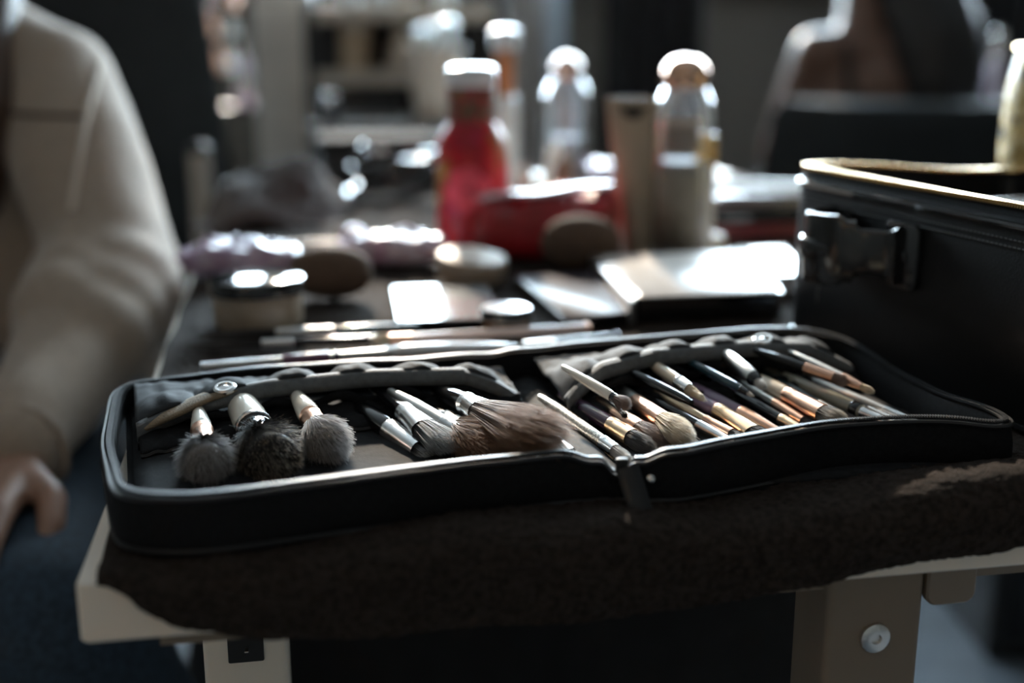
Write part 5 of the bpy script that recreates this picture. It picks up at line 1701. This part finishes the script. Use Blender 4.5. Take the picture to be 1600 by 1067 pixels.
# grey metal stand between chair and hand towel
gs = thing('tripod_stand', 'slim grey stand rising behind the lilac film pouch', 'stand', V3((SX(322, 1.75), 1.75, 0)))
MB().tube([V3((SX(322, 1.75), 1.75, .05)), V3((SX(322, 1.75), 1.75, SZ(235, 1.75)))], .016, seg=12).build('pole', mat('grey_paint', (.28, .25, .22), .5), gs)
MB().ell(V3((SX(322, 1.75), 1.75, SZ(235, 1.75))), (.017, .017, .012)).build('end_cap', m_dark, gs)
for k in range(3):
    a2 = k * 2 * math.pi / 3 + .5
    MB().tube([V3((SX(322, 1.75), 1.75, .16)), V3((SX(322, 1.75) + .2 * math.cos(a2), 1.75 + .2 * math.sin(a2), .012))], .010, seg=8).build('leg', mat('grey_paint', (.28, .25, .22)), gs)
# dim ledge at the right and black bag under the table
lg_ = thing('side_bench', 'low dark grey bench behind the train case', 'bench', V3((1.22, 3.2, 0)))
MB().slab((1.22, 3.2, SZ(205, 3.1)), (.28, .20, .05), rad=.01, bev=.004).build('top', mat('grey_paint2', (.16, .15, .145), .5), lg_)
for x in (1.10, 1.34):
    MB().slab((x, 3.2, (SZ(205, 3.1) - .025) / 2), (.03, .18, SZ(205, 3.1) - .025), rad=.004, bev=.001).build('leg', m_dark, lg_)
pot('pump_bottle', 'blue-white glossy bottle on the bench, left of two', 'bottle', 1492, SZ(205, 3.1) + .026, .16, .022, mat('lilac_white_gloss', (.45, .43, .52), .2, coat=.4), m_chrome, y=3.18)
pot('pump_bottle', 'taller lilac glossy bottle on the bench, right of two', 'bottle', 1528, SZ(205, 3.1) + .026, .22, .022, mat('lilac_white_gloss', (.45, .43, .52), .2, coat=.4), m_chrome, y=3.18)
bag = thing('duffel_bag', 'black duffel bag standing on the floor under the table', 'bag', V3((.03, 1.15, 0)))  # enlarged so its black stands in for floor shaded by the table
mb = MB()
rows = []
for j in range(21):
    th = math.pi * j / 20
    row = []
    for i in range(48):
        ph = 2 * math.pi * i / 48
        cx, cy = math.cos(ph), math.sin(ph)
        s_ = max(.001, math.sin(th)) ** .45
        n = fz(cx * 1.5, cy * 1.5, th + 4)
        row.append(V3((.03 + .37 * math.copysign(abs(cx) ** .7, cx) * s_ * (1 + .06 * n), 1.15 + .16 * math.copysign(abs(cy) ** .7, cy) * s_ * (1 + .06 * n), .50 * (.5 - .5 * math.copysign(abs(math.cos(th)) ** .75, math.cos(th))) * (1 + .05 * n))))
    rows.append(row)
mb.grid(rows, closed=True).build('body', m_black, bag, angle=180)
for y in (1.07, 1.23):
    MB().tube(catmull([V3((-.10, y, .44)), V3((-.07, y, .53)), V3((.03, y, .56)), V3((.13, y, .53)), V3((.16, y, .44))], 6), .009, seg=8).build('handle', m_leather, bag)
ck = thing('black_cabinet', 'black cabinet on the floor right of the table', 'cabinet', V3((1.03, 1.95, 0)))
MB().slab((1.03, 1.95, .30), (.56, .42, .60), rad=.01, bev=.003).build('body', m_dark, ck)
for z in (.16, .44):
    dw = MB().slab((1.03, 1.733, z), (.50, .24, .016), (EX, EZ, EY), rad=.006, bev=.002).build('drawer', m_gloss, ck)
    MB().tube([V3((.95, 1.722, z)), V3((.95, 1.705, z)), V3((1.11, 1.705, z)), V3((1.11, 1.722, z))], .006, seg=8).build('handle', m_nickel, dw)

# unseen floor lamp, added behind the camera on the left as warm fill
lp = thing('fill_lamp', 'unseen floor lamp with fabric shade added behind the camera as warm fill', 'lamp', V3((-1.0, -1.5, 0)))
MB().lathe((-1.0, -1.5, 0), EZ, [(0, .14), (.015, .14), (.022, .05), (.03, .012), (1.28, .012), (1.30, .02)], seg=28).build('stand', m_dark, lp)
MB().lathe((-1.0, -1.5, 1.22), EZ, [(0, .20), (.30, .13)], seg=36, cap=False).build('lamp_shade', mat('shade_cloth', (.75, .62, .45), .9, trans=.4), lp, solid=.002)
MB().ell((-1.0, -1.5, 1.35), (.03, .03, .04)).build('bulb', mat('warm_bulb', (1, .8, .6), emit=(1, .72, .45), estr=30), lp)
ll = bpy.data.lights.new('warm_fill', 'POINT')  # added fill light, set above the bulb
ll.energy = 66
ll.color = (1.0, .64, .36)
ll.shadow_soft_size = .05
llo = bpy.data.objects.new('warm_fill', ll)
llo.location = (-1.0, -1.5, 1.44)
COL.objects.link(llo)
